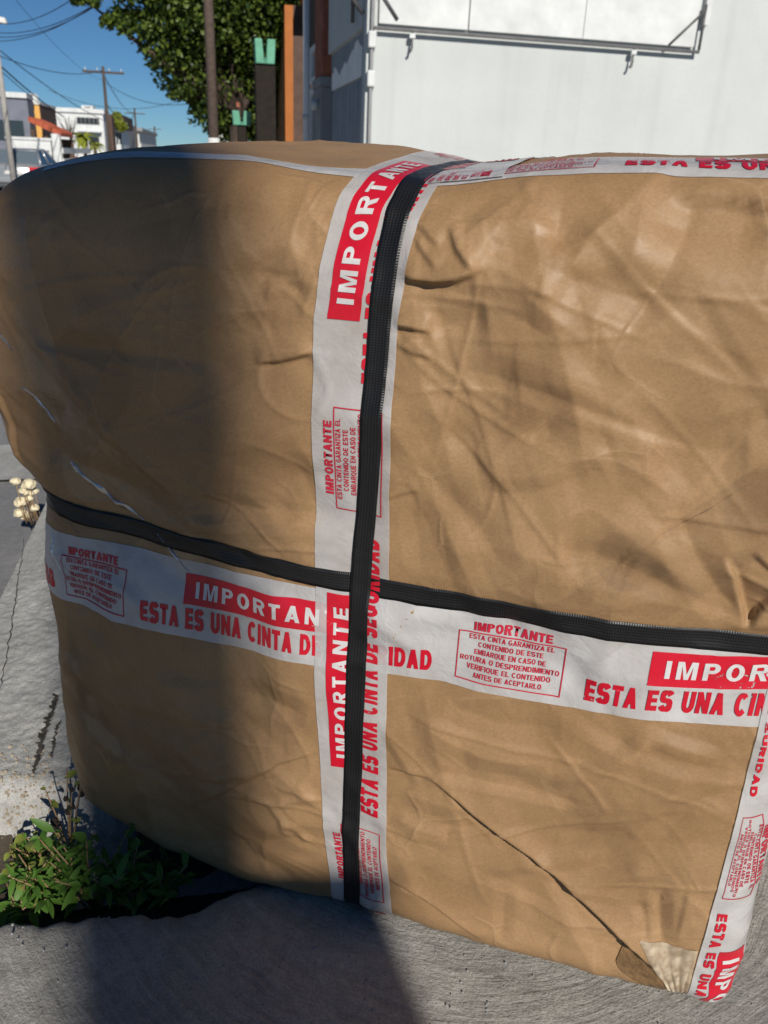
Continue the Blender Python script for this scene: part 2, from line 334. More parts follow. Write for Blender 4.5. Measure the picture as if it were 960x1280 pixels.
# ================================================================ the wrapped parcel
YAW = R(17)
PA0, PA1, PB0, PB1, PD = -.40, .392, .004, .775, .62       # local x across the face, z up, y back into the parcel
parcel = thing('wrapped_parcel', (-.01, .672, 0), -YAW, 'big creased brown paper parcel with red and white security tape and crossed black straps', 'parcel')
CREASES = [
 ('s',5,14,[(0.068,0.791),(0.08,0.786),(0.092,0.782),(0.109,0.774)]),
 ('s',-2,8,[(0.02,0.775),(0.026,0.776),(0.036,0.774)]),
 ('s',5,16,[(0.013,0.717),(0.023,0.714),(0.042,0.713),(0.061,0.716),(0.074,0.72),(0.082,0.726)]),
 ('s',2.4,12,[(0.049,0.752),(0.059,0.736),(0.069,0.727),(0.076,0.723)]),
 ('s',2,8,[(0.023,0.754),(0.034,0.745),(0.044,0.738)]),
 ('s',2,8,[(0.022,0.744),(0.034,0.732),(0.045,0.722)]),
 ('s',3,16,[(0.01,0.676),(0.027,0.676),(0.044,0.674)]),
 ('v',4,22,[(0.044,0.676),(0.069,0.686),(0.088,0.69)]),
 ('s',2,9,[(0.018,0.661),(0.03,0.656),(0.045,0.654)]),
 ('v',5,26,[(0.072,0.73),(0.101,0.744),(0.13,0.754),(0.15,0.741)]),
 ('r',4,20,[(0.064,0.747),(0.1,0.757),(0.13,0.756)]),
 ('s',6,20,[(0.208,0.779),(0.227,0.778),(0.248,0.778),(0.276,0.774),(0.297,0.773)]),
 ('v',4,24,[(0.191,0.764),(0.23,0.762),(0.279,0.759)]),
 ('v',6,34,[(0.136,0.699),(0.151,0.722),(0.174,0.727),(0.193,0.715),(0.211,0.696)]),
 ('r',5,30,[(0.119,0.691),(0.138,0.734),(0.171,0.748),(0.213,0.733)]),
 ('s',1.5,6,[(0.009,0.522),(0.024,0.53),(0.042,0.538)]),
 ('v',3.5,18,[(0.095,0.543),(0.128,0.55),(0.153,0.559),(0.189,0.582)]),
 ('r',4,22,[(0.094,0.555),(0.145,0.569),(0.193,0.596)]),
 ('v',4,24,[(0.048,0.619),(0.074,0.632),(0.118,0.64)]),
 ('s',1,5,[(0.167,0.444),(0.22,0.496),(0.256,0.553),(0.28,0.599),(0.305,0.649)]),
 ('s',6,18,[(0.329,0.449),(0.319,0.475),(0.308,0.5),(0.297,0.517)]),
 ('s',-5,14,[(0.329,0.449),(0.333,0.468),(0.341,0.486)]),
 ('v',5,16,[(0.328,0.454),(0.3,0.481),(0.275,0.514),(0.256,0.548),(0.251,0.556)]),
 ('v',5,24,[(0.22,0.496),(0.255,0.483),(0.289,0.471),(0.324,0.457)]),
 ('s',2.4,12,[(0.315,0.523),(0.328,0.512),(0.343,0.501)]),
 ('r',4,22,[(0.201,0.541),(0.251,0.504),(0.303,0.466)]),
 ('v',5,28,[(0.167,0.499),(0.193,0.503),(0.227,0.494)]),
 ('s',2,7,[(0.027,0.229),(0.048,0.23),(0.073,0.232)]),
 ('s',7,20,[(0.073,0.232),(0.099,0.215),(0.134,0.19),(0.176,0.164),(0.22,0.131),(0.265,0.093),(0.302,0.06),(0.333,0.031)]),
 ('v',3,16,[(0.033,0.183),(0.068,0.176),(0.102,0.175),(0.136,0.18)]),
 ('r',3,14,[(0.034,0.169),(0.069,0.162),(0.094,0.162)]),
 ('s',4,14,[(0.038,0.078),(0.075,0.067),(0.102,0.053),(0.139,0.034)]),
 ('r',3,10,[(0.131,0.12),(0.194,0.155),(0.252,0.186)]),
 ('r',3.5,9,[(0.189,0.257),(0.22,0.281),(0.255,0.312),(0.273,0.343)]),
 ('r',2.5,8,[(0.27,0.331),(0.303,0.323),(0.332,0.316)]),
 ('r',3.5,10,[(0.214,0.12),(0.243,0.143),(0.278,0.166),(0.294,0.186)]),
 ('v',3,8,[(0.307,0.157),(0.311,0.125),(0.319,0.082)]),
 ('s',1.2,5,[(0.329,0.162),(0.33,0.13),(0.331,0.087)]),
 ('v',3,7,[(0.289,0.131),(0.299,0.111),(0.303,0.084)]),
 ('v',2,8,[(0.159,0.112),(0.161,0.072),(0.163,0.037)]),
 ('s',2.5,9,[(-0.226,0.08),(-0.179,0.123),(-0.136,0.163),(-0.095,0.199),(-0.05,0.228)]),
 ('v',3,14,[(-0.142,0.279),(-0.104,0.28),(-0.062,0.272)]),
 ('r',2.5,9,[(-0.072,0.182),(-0.062,0.168),(-0.048,0.164)]),
 ('r',2,6,[(-0.106,0.142),(-0.091,0.124),(-0.085,0.097)]),
 ('r',2,6,[(-0.094,0.123),(-0.072,0.114),(-0.059,0.099)]),
 ('r',2,6,[(-0.136,0.148),(-0.101,0.143),(-0.053,0.166)]),
 ('v',3.5,16,[(-0.136,0.697),(-0.105,0.705),(-0.073,0.711)]),
 ('r',3,12,[(-0.105,0.689),(-0.082,0.704),(-0.057,0.711)]),
 ('v',4,18,[(-0.112,0.716),(-0.093,0.705),(-0.064,0.694)]),
 ('s',3.5,14,[(-0.114,0.631),(-0.09,0.636),(-0.071,0.642),(-0.056,0.648)]),
 ('v',3,18,[(-0.251,0.54),(-0.191,0.588),(-0.146,0.627),(-0.101,0.671)]),
 ('v',3,14,[(-0.149,0.757),(-0.111,0.759),(-0.073,0.765)]),
 ('v',3,14,[(-0.138,0.74),(-0.096,0.739),(-0.061,0.744)]),
 ('r',3,16,[(-0.137,0.434),(-0.101,0.467),(-0.055,0.5)]),
 ('v',4,22,[(-0.109,0.49),(-0.083,0.527),(-0.058,0.539)]),
 ('s',2,7,[(-0.178,0.442),(-0.136,0.442),(-0.097,0.44)]),
 ('r',2.5,8,[(-0.41,0.679),(-0.383,0.644),(-0.335,0.602),(-0.289,0.556),(-0.244,0.515),(-0.204,0.48),(-0.167,0.455)]),
 ('r',3,12,[(-0.324,0.741),(-0.314,0.707),(-0.296,0.665),(-0.291,0.628)]),
 ('s',3,10,[(-0.418,0.461),(-0.422,0.533),(-0.425,0.576)]),
 ('v',4,20,[(-0.373,0.507),(-0.308,0.494),(-0.229,0.466),(-0.173,0.443)]),
 ('r',4,24,[(0.111,0.646),(0.161,0.645),(0.207,0.624),(0.234,0.573)]),
 ('v',5,30,[(0.064,0.58),(0.116,0.597),(0.166,0.613)]),
 ('v',4,26,[(0.234,0.573),(0.253,0.602),(0.294,0.607)]),
 ('r',4,26,[(0.071,0.483),(0.126,0.5),(0.183,0.478)]),
 ('v',4,22,[(0.022,0.574),(0.052,0.549),(0.097,0.511),(0.129,0.469)]),
 ('v',3,18,[(0.083,0.322),(0.13,0.315),(0.189,0.323)]),
 ('r',3,14,[(0.053,0.296),(0.118,0.274),(0.186,0.281)]),
 ('v',3,20,[(0.135,0.258),(0.214,0.238),(0.271,0.261)]),
 ('v',3,20,[(0.205,0.195),(0.262,0.219),(0.314,0.26)]),
 ('s',2,8,[(0.184,0.807),(0.212,0.801),(0.23,0.791)]),
]
SV_S = [-.2, .0, .036, .174, .327, .468, .577, .68, .76, .9, 1.5]; SV_A = [-.006, -.007, -.008, -.011, -.0105, -.009, -.003, 0, .006, .012, .012]
TV_S = [-.2, .0, .035, .14, .2, .316, .45, .53, .606, .675, .74, .80, .9, 1.5]; TV_A = [.006, .006, .003, -.006, -.0095, -.015, -.019, -.0215, -.021, -.021, -.014, -.006, 0, 0]
TH_S = [-1.2, -.41, -.25, -.05, .14, .3, .36, 1.2]; TH_B = [.372, .369, .371, .3795, .388, .391, .395, .40]
SH_S = [-1.2, -.41, -.33, -.28, 1.2]; SH_B = [.445, .442, .434, .433, .436]
sv = lambda s: np.interp(s, SV_S, SV_A)
tv = lambda s: np.interp(s, TV_S, TV_A)
th = lambda s: np.interp(s, TH_S, TH_B)
sh = lambda s: np.interp(s, SH_S, SH_B)

def body_points(q):
    """points of a plain box surface -> slumped, bulging, rounded parcel (local coordinates a, c, b)"""
    lo = np.array([PA0, 0, PB0]); hi = np.array([PA1, PD, PB1])
    right = sstep(.2, .39, q[:, 0]); low = sstep(.2, .02, q[:, 2]); top = sstep(.6, .77, q[:, 2])
    r = .052 - .022 * right - .018 * low + .012 * top
    r = np.clip(r, .02, .065)[:, None]
    pin = np.clip(q, lo + r, hi - r); d = q - pin; n = d / np.maximum(np.linalg.norm(d, axis=1), 1e-9)[:, None]
    p = pin + n * r
    a, c, b = p[:, 0].copy(), p[:, 1].copy(), p[:, 2].copy()
    # front and back belly out
    c += .23 * a * a * (1 - 2 * np.clip(c / PD, 0, 1))
    # left end: bulge above the strap, waist at the strap, tucked in at the bottom
    Lx = np.interp(b, [0, .02, .10, .17, .32, .42, .445, .49, .56, .64, .70, .76, .8], [-.396, -.405, -.412, -.414, -.418, -.414, -.413, -.446, -.460, -.462, -.458, -.445, -.44])
    a += (Lx + .40) * sstep(-.17, -.39, a)
    a += .022 * np.exp(-((b - .62) / .12) ** 2) * sstep(.2, .39, a)
    # top: swells behind the front edge, sags at the left end
    t = sstep(.55, .775, b); u = np.clip(c / PD, 0, 1)
    swell = .033 * np.sin(np.pi * np.clip(u * 1.05, 0, 1)) ** .8
    swell *= 1 - .25 * np.exp(-((a - .03) / .06) ** 2)
    b += t * (swell * sstep(-.46, -.25, a) * (1 - .22 * sstep(.05, .2, a)) + .012 * sstep(.05, .2, a) * sstep(0, .08, c) - .005 * sstep(-.22, -.42, a))
    # bottom: sags between the corners, the left lower edge is tucked back
    b += sstep(.12, .0, b) * (np.interp(a, [-.4, -.27, -.15, 0, .14, .25, .36], [.008, -.030, -.024, .002, .008, .004, .002]))
    c += sstep(.10, .0, b) * sstep(.1, -.2, a) * .008 * (1 - u)
    return np.stack([a, c, b], 1)

def crease_field(a, b):
    h = np.zeros_like(a)
    for kind, dep, wid, pts in CREASES:
        pts = np.array(pts); best = np.full(a.shape, 1e9); sg = np.zeros_like(a); tt = np.zeros_like(a)
        lens = np.linalg.norm(np.diff(pts, axis=0), axis=1); tot = lens.sum(); acc = 0
        x0, y0 = pts.min(0) - .12; x1, y1 = pts.max(0) + .12
        sel = np.where((a > x0) & (a < x1) & (b > y0) & (b < y1))[0]
        if not len(sel): continue
        A_, B_ = a[sel], b[sel]; bst = best[sel]; s_ = sg[sel]; t_ = tt[sel]
        for i in range(len(pts) - 1):
            d = pts[i + 1] - pts[i]; L2 = d @ d
            t = np.clip(((A_ - pts[i][0]) * d[0] + (B_ - pts[i][1]) * d[1]) / L2, 0, 1)
            dx, dy = A_ - pts[i][0] - t * d[0], B_ - pts[i][1] - t * d[1]; dist = np.hypot(dx, dy)
            m = dist < bst; bst = np.where(m, dist, bst); s_ = np.where(m, np.sign(d[0] * dy - d[1] * dx), s_); t_ = np.where(m, (acc + t * lens[i]) / tot, t_); acc += lens[i]
        taper = np.clip(np.minimum(t_, 1 - t_) * 5, 0, 1) ** .7
        taper = np.maximum(taper, .15 * (np.minimum(t_, 1 - t_) > 0))
        w = wid / 1000.; D_ = dep / 1000.
        if kind == 's': g = np.where(s_ > 0, np.exp(-bst / w), -.75 * np.exp(-bst / (w * 1.1))) * np.tanh(bst / .0016)
        elif kind == 'v': g = -(np.maximum(0, 1 - bst / (w * 1.5)) if wid < 20 else np.exp(-(bst / (w * .9)) ** 1.4))
        else: g = np.maximum(0, 1 - bst / (w * 1.4)) if wid < 20 else np.exp(-(bst / (w * .9)) ** 1.4)
        h[sel] += D_ * g * taper
    return h

def crumple(a, b):
    """random straight folds with flat sides, long ones and hair-fine ones"""
    rg = random.Random(31); h = np.zeros_like(a)
    for i in range(340):
        fine = i % 3 == 0
        ca, cb = rg.uniform(-.45, .42), rg.uniform(0, .82); an = rg.choice([rg.gauss(.15, .35), rg.gauss(-.6, .4), rg.uniform(-1.57, 1.57)]); L = rg.uniform(.03, .13)
        w = rg.uniform(.003, .006) if fine else rg.uniform(.010, .034); am = rg.uniform(.0006, .0013) if fine else rg.choice([-1, 1]) * rg.uniform(.0007, .0033)
        dx, dy = math.cos(an), math.sin(an); bend = rg.uniform(-1.5, 1.5)
        u = (a - ca) * dx + (b - cb) * dy; v = -(a - ca) * dy + (b - cb) * dx - bend * u * u
        t = np.clip(1 - np.abs(u) / L, 0, 1)
        k = rg.uniform(.5, 1.6)                              # one flank steeper than the other
        h += am * np.maximum(0, 1 - np.where(v > 0, v * k, -v / k) / w) * np.minimum(1, t * 2.2)
    for i in range(26):                                      # broad flat facets
        ca, cb = rg.uniform(-.4, .4), rg.uniform(.02, .76); an = rg.uniform(-1.57, 1.57); L = rg.uniform(.08, .2); w = rg.uniform(.035, .08); am = rg.choice([-1, 1]) * rg.uniform(.0025, .0055)
        dx, dy = math.cos(an), math.sin(an); u = (a - ca) * dx + (b - cb) * dy; v = -(a - ca) * dy + (b - cb) * dx
        h += am * np.maximum(0, 1 - np.where(v > 0, v * .6, -v * 1.6) / w) * np.minimum(1, np.clip(1 - np.abs(u) / L, 0, 1) * 1.8)
    return h

def build_wrap():
    na, nc, nb = 420, 130, 410
    def key(i, j, k): return (i * (nc + 1) + j) * (nb + 1) + k
    quads = []
    def face(fn, n1, n2, flip):
        i, j = np.meshgrid(np.arange(n1), np.arange(n2), indexing='ij'); i, j = i.ravel(), j.ravel()
        q = np.stack([fn(i, j), fn(i + 1, j), fn(i + 1, j + 1), fn(i, j + 1)], 1)
        quads.append(q[:, ::-1] if flip else q)
    Z = np.zeros_like
    face(lambda i, k: key(i, Z(i), k), na, nb, False); face(lambda i, k: key(i, Z(i) + nc, k), na, nb, True)
    face(lambda i, j: key(i, j, Z(i) + nb), na, nc, False); face(lambda i, j: key(i, j, Z(i)), na, nc, True)
    face(lambda j, k: key(Z(j) + na, j, k), nc, nb, False); face(lambda j, k: key(Z(j), j, k), nc, nb, True)
    q = np.concatenate(quads); ids, inv = np.unique(q, return_inverse=True); faces = inv.reshape(q.shape)
    k = ids % (nb + 1); j = (ids // (nb + 1)) % (nc + 1); i = ids // ((nb + 1) * (nc + 1))
    pts = np.stack([PA0 + (PA1 - PA0) * i / na, PD * j / nc, PB0 + (PB1 - PB0) * k / nb], 1).astype(float)
    p = body_points(pts)
    def normals(p):
        fn = np.cross(p[faces[:, 2]] - p[faces[:, 0]], p[faces[:, 3]] - p[faces[:, 1]]); n = np.zeros_like(p)
        for q_ in range(4):
            for ax in range(3): n[:, ax] += np.bincount(faces[:, q_], fn[:, ax], len(p))
        return n / np.maximum(np.linalg.norm(n, axis=1), 1e-12)[:, None]
    n = normals(p)
    if n[0] @ (p[0] - p.mean(0)) < 0: faces = faces[:, ::-1].copy(); n = -n
    a, c, b = p.T
    front = sstep(.35, .85, -n[:, 1])
    # straps bite in, panels pillow out between them
    dv = np.abs(a - sv(b)); dv = np.where(n[:, 2] > .6, np.abs(a - .012), dv); dh = np.abs(b - sh(a)) + 0 * a
    dh = np.where(np.abs(n[:, 2]) > .8, 1., dh)
    h = .008 * (1 - np.exp(-(dv / .09) ** 2)) * (1 - np.exp(-(dh / .09) ** 2)) - .0025 * np.exp(-(dv / .014) ** 2) - .0025 * np.exp(-(dh / .016) ** 2)
    # loose paper: soft undulation, puckers running into the straps, sharp dry creases
    warp = np.stack([pnoise(p, 5, 1), pnoise(p, 5, 2), pnoise(p, 5, 3)], 1) * .05
    h += .0070 * pnoise(p + warp, 5.0, 4) + .0018 * pnoise(p + warp, 11, 5)
    pv = np.exp(-(dv / .07) ** 2); ph = np.exp(-(dh / .07) ** 2)
    h += pv * .0014 * pnoise(np.stack([a * 5, c * 10, b * 24], 1), 1, 6) + ph * .0010 * pnoise(np.stack([a * 24, c * 20, b * 6], 1), 1, 7)
    for fq, am, sd_ in ((7, .0030, 8), (14, .0016, 9)):
        r_ = 1 - np.abs(pnoise(p + warp * .7, fq, sd_)); amp = sstep(-.15, .5, pnoise(p, 4, sd_ + 20))
        h += am * (r_ ** 12) * amp
    ph_ = front * crease_field(a, b)
    h += ph_ * 1.25 + front * crumple(a, b)
    cor = np.exp(-(np.hypot(a - .34, b - .03) / .05) ** 2); h += cor * .0045 * (np.abs(pnoise(np.stack([a, c, b], 1), 48, 12)) - .2)
    p = p + n * h[:, None]
    p[:, 2] = np.maximum(p[:, 2], np.interp(p[:, 0], [-.24, -.12], [-.045, .0015]))
    me = mesh_data('paper_wrap', p, faces, MAT['kraft'], True)
    o = link('paper_wrap', me, parcel)
    return p, faces
wp, wf = build_wrap()
BVH = BVHTree.FromPolygons(wp.tolist(), wf.tolist())

def cast(o, d):
    r_ = BVH.ray_cast(Vector(o), Vector(d), .6); 
    if r_[0] is None:
        r_ = BVH.find_nearest(Vector(o) + Vector(d) * .12)
    return np.array(r_[0])
def section(s, x0, x1, r0, r1, depth):
    """walk round a rounded rectangle: s = coordinate along its front; returns (x, c), outward normal"""
    q0, q1 = x0 + r0, x1 - r1
    if s > q1:
        e = s - q1; t = e / r1
        if t < math.pi / 2: return (q1 + r1 * math.sin(t), r1 - r1 * math.cos(t)), (math.sin(t), -math.cos(t))
        return (x1, min(r1 + e - r1 * math.pi / 2, depth - .03)), (1., 0.)
    if s < q0:
        e = q0 - s; t = e / r0
        if t < math.pi / 2: return (q0 - r0 * math.sin(t), r0 - r0 * math.cos(t)), (-math.sin(t), -math.cos(t))
        return (x0, min(r0 + e - r0 * math.pi / 2, depth - .03)), (-1., 0.)
    return (s, 0.), (0., -1.)
def map_v(s, a, off):                                  # s runs up the face and over the top, a across
    (b, c), (nb_, nc_) = section(s, PB0, PB1, .03, .06, PD)
    n = np.array([0, nc_, nb_]); o = np.array([a, c, b]) + n * .12
    return cast(o, -n) + n * off
def map_h(s, b, off):                                  # s runs along the face and round its ends
    (a, c), (na_, nc_) = section(s, PA0, PA1, .05, .03, PD)
    n = np.array([na_, nc_, 0]); o = np.array([a, c, b]) + n * .12
    return cast(o, -n) + n * off

def ribbon(name, fn, s0, s1, n, mat, m=None, thick=0., ds=.004, width=.07, parent=parcel):
    """fn(s, v, off) -> point, v in 0..1 across"""
    k = int((s1 - s0) / ds) + 1; ss = np.linspace(s0, s1, k)
    vs_ = [(j / (n - 1), 1.) for j in range(n)]
    if thick: vs_ = [(0., 0.)] + vs_ + [(1., 0.)]
    v, uv = [], []
    for s in ss:
        for (t, e) in vs_:
            v.append(fn(s, t, thick * e)); uv.append((s, t * width))
    w = len(vs_)
    i, j = np.meshgrid(np.arange(k - 1), np.arange(w - 1), indexing='ij'); q = (i * w + j).ravel()
    f = np.stack([q, q + 1, q + w + 1, q + w], 1)
    v = np.array(v)
    # face the ribbon outwards
    cen = np.array([0, .31, .39]); fn_ = np.cross(v[f[:, 1]] - v[f[:, 0]], v[f[:, 3]] - v[f[:, 0]])
    if ((v[f[:, 0]] - cen) * fn_).sum() < 0: f = f[:, ::-1].copy()
    return obj(name, v, f, mat, parent, not thick, uv)

# ---- lettering: bold sans capitals drawn as outlines, filled, cut fine, then laid on to the tape
def glyph(ch, t):
    """outline loops (outer and holes) of a capital one unit high with stroke t; returns width, loops"""
    def arc(cx, cy, rx, ry, a0, a1, n=14): return [(cx + rx * math.cos(R(a0 + (a1 - a0) * i / n)), cy + ry * math.sin(R(a0 + (a1 - a0) * i / n))) for i in range(n + 1)]
    h = t * .88                                            # horizontal strokes are a little thinner
    W_ = dict(I=t, M=.86, N=.74, W=1., L=.58, F=.60, E=.64, T=.64, Z=.64, A=.78, V=.76, R=.74, P=.68, B=.72, D=.74, U=.72).get(ch, .76)
    w = W_
    if ch == 'I': return w, [[(0, 0), (t, 0), (t, 1), (0, 1)]]
    if ch == 'L': return w, [[(0, 0), (w, 0), (w, h), (t, h), (t, 1), (0, 1)]]
    if ch == 'T': m = w / 2; return w, [[(m - t / 2, 0), (m + t / 2, 0), (m + t / 2, 1 - h), (w, 1 - h), (w, 1), (0, 1), (0, 1 - h), (m - t / 2, 1 - h)]]
    if ch == 'E': return w, [[(0, 0), (w, 0), (w, h), (t, h), (t, .5 - h * .45), (w * .92, .5 - h * .45), (w * .92, .5 + h * .45), (t, .5 + h * .45), (t, 1 - h), (w * .97, 1 - h), (w * .97, 1), (0, 1)]]
    if ch == 'F': return w, [[(0, 0), (t, 0), (t, .48 - h * .45), (w * .9, .48 - h * .45), (w * .9, .48 + h * .45), (t, .48 + h * .45), (t, 1 - h), (w, 1 - h), (w, 1), (0, 1)]]
    if ch == 'N': d = t * 1.15; return w, [[(0, 0), (t * .95, 0), (t * .95, 1 - d * 1.7), (w - t, 0), (w, 0), (w, 1), (w - t * .95, 1), (w - t * .95, d * 1.7), (t, 1), (0, 1)]]
    if ch == 'M': k = t * .92; return w, [[(0, 0), (k, 0), (k, .74), (w / 2 - t * .42, 0), (w / 2 + t * .42, 0), (w - k, .74), (w - k, 0), (w, 0), (w, 1), (w - k * 1.35, 1), (w / 2, .30), (k * 1.35, 1), (0, 1)]]
    if ch == 'Z': return w, [[(0, 0), (w, 0), (w, h), (t * 1.25, h), (w, 1 - h), (w, 1), (w * .04, 1), (w * .04, 1 - h), (w - t * 1.25, 1 - h), (0, h)]]
    if ch == 'V': return w, [[(w / 2 - t * .55, 0), (w / 2 + t * .55, 0), (w, 1), (w - t * 1.08, 1), (w / 2, t * 1.5), (t * 1.08, 1), (0, 1)]]
    if ch == 'A':
        q = t * 1.06; y0, y1 = .20, .20 + h * .85; lx = lambda y, o: o + (w / 2 - t * .5) * y
        s0 = (w / 2 - t * .5)
        ins = lambda y: s0 * y + q                         # inner side of the left leg
        tri_top = (w / 2 - q) / s0
        return w, [[(0, 0), (q, 0), (ins(y0), y0), (w - ins(y0), y0), (w - q, 0), (w, 0), (w / 2 + t * .5, 1), (w / 2 - t * .5, 1)], [(ins(y1), y1), (w / 2, min(tri_top, .93)), (w - ins(y1), y1)]]
    if ch in 'OQ':
        o = [arc(w / 2, .5, w / 2, .515, 0, 360, 30)[:-1], arc(w / 2, .5, w / 2 - t, .515 - h, 0, 360, 26)[:-1]]
        if ch == 'Q': o.append([(w * .62, .20), (w * .80, .34), (w + .04, .08), (w * .86, -.06)])
        return w, o if ch == 'O' else o[:2] + [[(w * .66, .01 - .12), (w * .99, -.12), (w * .90, .0), (w * .74, .0)]]
    if ch == 'D': r = w * .52; return w, [[(0, 0), (w - r, 0)] + arc(w - r, .5, r, .5, -90, 90) + [(0, 1)], [(t, h), (w - r, h)] + arc(w - r, .5, r - t, .5 - h, -90, 90) + [(t, 1 - h)]]
    if ch in 'PR':
        r = (1 - .42) / 2; c = .42 + r
        out = [(0, 0), (t, 0)]
        out += [(t, .42), (w - r, .42)] if ch == 'P' else [(t, .40), (w * .42, .40), (w - t * 1.15, 0), (w, 0), (w * .74, .44)]
        out += arc(w - r, c, r, r, -90 if ch == 'P' else -62, 90, 12) + [(0, 1)]
        return w, [out, [(t, .42 + h * .95), (w - r, .42 + h * .95)] + arc(w - r, c, r - t, r - h * .95, -90, 90, 10) + [(t, 1 - h * .95)]]
    if ch == 'B':
        r1, r0 = .235, .265; g = h * .9
        out = [(0, 0), (w - r0, 0)] + arc(w - r0, r0, r0, r0, -90, 78, 10) + arc(w - r1 - .03, 1 - r1, r1, r1, -78, 90, 10) + [(0, 1)]
        return w, [out, [(t, g), (w - r0, g)] + arc(w - r0, r0, r0 - t, r0 - g, -90, 90, 8) + [(t, 2 * r0 - g)], [(t, 2 * r0), (w - r1 - .03, 2 * r0)] + arc(w - r1 - .03, 1 - r1, r1 - t, r1 - g, -90, 90, 8) + [(t, 1 - g)]]
    if ch == 'U':
        r = w / 2; return w, [[(0, 1), (0, .36)] + arc(r, .36, r, .375, 180, 360, 16) + [(w, 1), (w - t, 1), (w - t, .36)] + arc(r, .36, r - t, .375 - h, 360, 180, 14) + [(t, 1)]]
    if ch in 'CG':
        o = arc(w / 2, .5, w / 2, .515, 42, 318, 24); i_ = arc(w / 2, .5, w / 2 - t, .515 - h, 318, 42, 20)
        if ch == 'C': return w, [o + i_]
        o = arc(w / 2, .5, w / 2, .515, 42, 312, 24); i_ = arc(w / 2, .5, w / 2 - t, .515 - h, 318, 42, 20)
        return w, [o + [(w, .12), (w, .54), (w * .54, .54), (w * .54, .54 - h), (w - t, .54 - h), (w - t, .26)] + i_]
    if ch == 'S':
        t = t * .92; h = t * .86; rx = (w - t) / 2; y1, y0 = 1.01 - h / 2, -.01 + h / 2; ry = (y1 - y0) / 4; ym = (y0 + y1) / 2
        pts = arc(w / 2, ym + ry, rx * .96, ry, 18, 262, 22) + arc(w / 2, ym - ry, rx, ry, 82, -164, 22)
        L_, Rr = [], []
        for i, q in enumerate(pts):
            a_, b_ = pts[max(i - 1, 0)], pts[min(i + 1, len(pts) - 1)]; dx, dy = b_[0] - a_[0], b_[1] - a_[1]; n_ = math.hypot(dx, dy)
            k = (t * abs(dy) + h * abs(dx)) / n_ / 2; L_.append((q[0] - dy / n_ * k, q[1] + dx / n_ * k)); Rr.append((q[0] + dy / n_ * k, q[1] - dx / n_ * k))
        return w, [L_ + Rr[::-1]]
    return .34, []
def flat_text(body, w, h, stroke=.24, cut=.007, gap=.10):
    cu = bpy.data.curves.new('lettering', 'CURVE'); cu.dimensions = '2D'; cu.fill_mode = 'BOTH'
    x = 0.
    for ch in body:
        gw, loops = glyph(ch, stroke)
        for lp in loops:
            sp = cu.splines.new('POLY'); sp.points.add(len(lp) - 1); sp.use_cyclic_u = True
            for p_, q in zip(sp.points, lp): p_.co = (x + q[0], q[1], 0, 1)
        x += gw + gap
    o = bpy.data.objects.new('lettering', cu); COL.objects.link(o)
    me = bpy.data.meshes.new_from_object(o.evaluated_get(bpy.context.evaluated_depsgraph_get()))
    bpy.data.objects.remove(o); bpy.data.curves.remove(cu)
    bm = bmesh.new(); bm.from_mesh(me); bpy.data.meshes.remove(me)
    bmesh.ops.remove_doubles(bm, verts=bm.verts, dist=1e-5)
    xs = [v.co.x for v in bm.verts]; x0, x1, y0, y1 = min(xs), max(xs), 0, 1
    for v in bm.verts: v.co = Vector(((v.co.x - x0) / (x1 - x0) * w, (v.co.y - y0) / (y1 - y0) * h, 0))
    x = cut
    while cut and x < w:
        bmesh.ops.bisect_plane(bm, geom=bm.verts[:] + bm.edges[:] + bm.faces[:], plane_co=(x, 0, 0), plane_no=(1, 0, 0)); x += cut
    y = cut
    while cut and y < h:
        bmesh.ops.bisect_plane(bm, geom=bm.verts[:] + bm.edges[:] + bm.faces[:], plane_co=(0, y, 0), plane_no=(0, 1, 0)); y += cut
    bmesh.ops.triangulate(bm, faces=bm.faces[:])
    bm.verts.index_update()
    r_ = np.array([(v.co.x, v.co.y) for v in bm.verts]), np.array([[v.index for v in f.verts] for f in bm.faces])
    bm.free(); return r_
def flat_rect(x0, x1, y0, y1, ds=.004):
    nx, ny = max(1, int((x1 - x0) / ds)), max(1, int((y1 - y0) / ds))
    X, Y = np.meshgrid(np.linspace(x0, x1, nx + 1), np.linspace(y0, y1, ny + 1), indexing='ij')
    i, j = np.meshgrid(np.arange(nx), np.arange(ny), indexing='ij'); q = (i * (ny + 1) + j).ravel()
    f = np.stack([q, q + ny + 1, q + ny + 2, q + 1], 1)
    return np.stack([X.ravel(), Y.ravel()], 1), np.concatenate([f[:, [0, 1, 2]], f[:, [0, 2, 3]]])
def shift(vf, dx, dy): return vf[0] + np.array([dx, dy]), vf[1]
def join(parts):
    v, f, n = [], [], 0
    for a_, b_ in parts: v.append(a_); f.append(b_ + n); n += len(a_)
    return np.concatenate(v), np.concatenate(f)
# tape design, x along (period .462), y = distance below the tape's upper edge for a .073 wide tape (negative = down)
TW = .073
def hgt(v0, v1): return (v1 - v0) * TW
def at(v): return -v * TW
TXT = shift(flat_text('ESTA ES UNA CINTA DE SEGURIDAD', .319, hgt(.60, .875), .27, .007, .11), 0, at(.875))
BLOCK = flat_rect(.051, .256, at(.55), at(.165))
WHITE = shift(flat_text('IMPORTANTE', .178, hgt(.255, .46), .22, .007, .26), .064, at(.46))
FINE = []
FINE.append(shift(flat_text('IMPORTANTE', .072, hgt(.155, .265), .26), .356, at(.265)))
for i, (ln, w_) in enumerate((('ESTA CINTA GARANTIZA EL', .078), ('CONTENIDO DE ESTE', .060), ('EMBARQUE EN CASO DE', .066), ('ROTURA O DESPRENDIMIENTO', .092), ('VERIFIQUE EL CONTENIDO', .078), ('ANTES DE ACEPTARLO', .064))):
    FINE.append(shift(flat_text(ln, w_, .0046, .20, .012, .12), .3915 - w_ / 2, at(.375 + i * .094)))
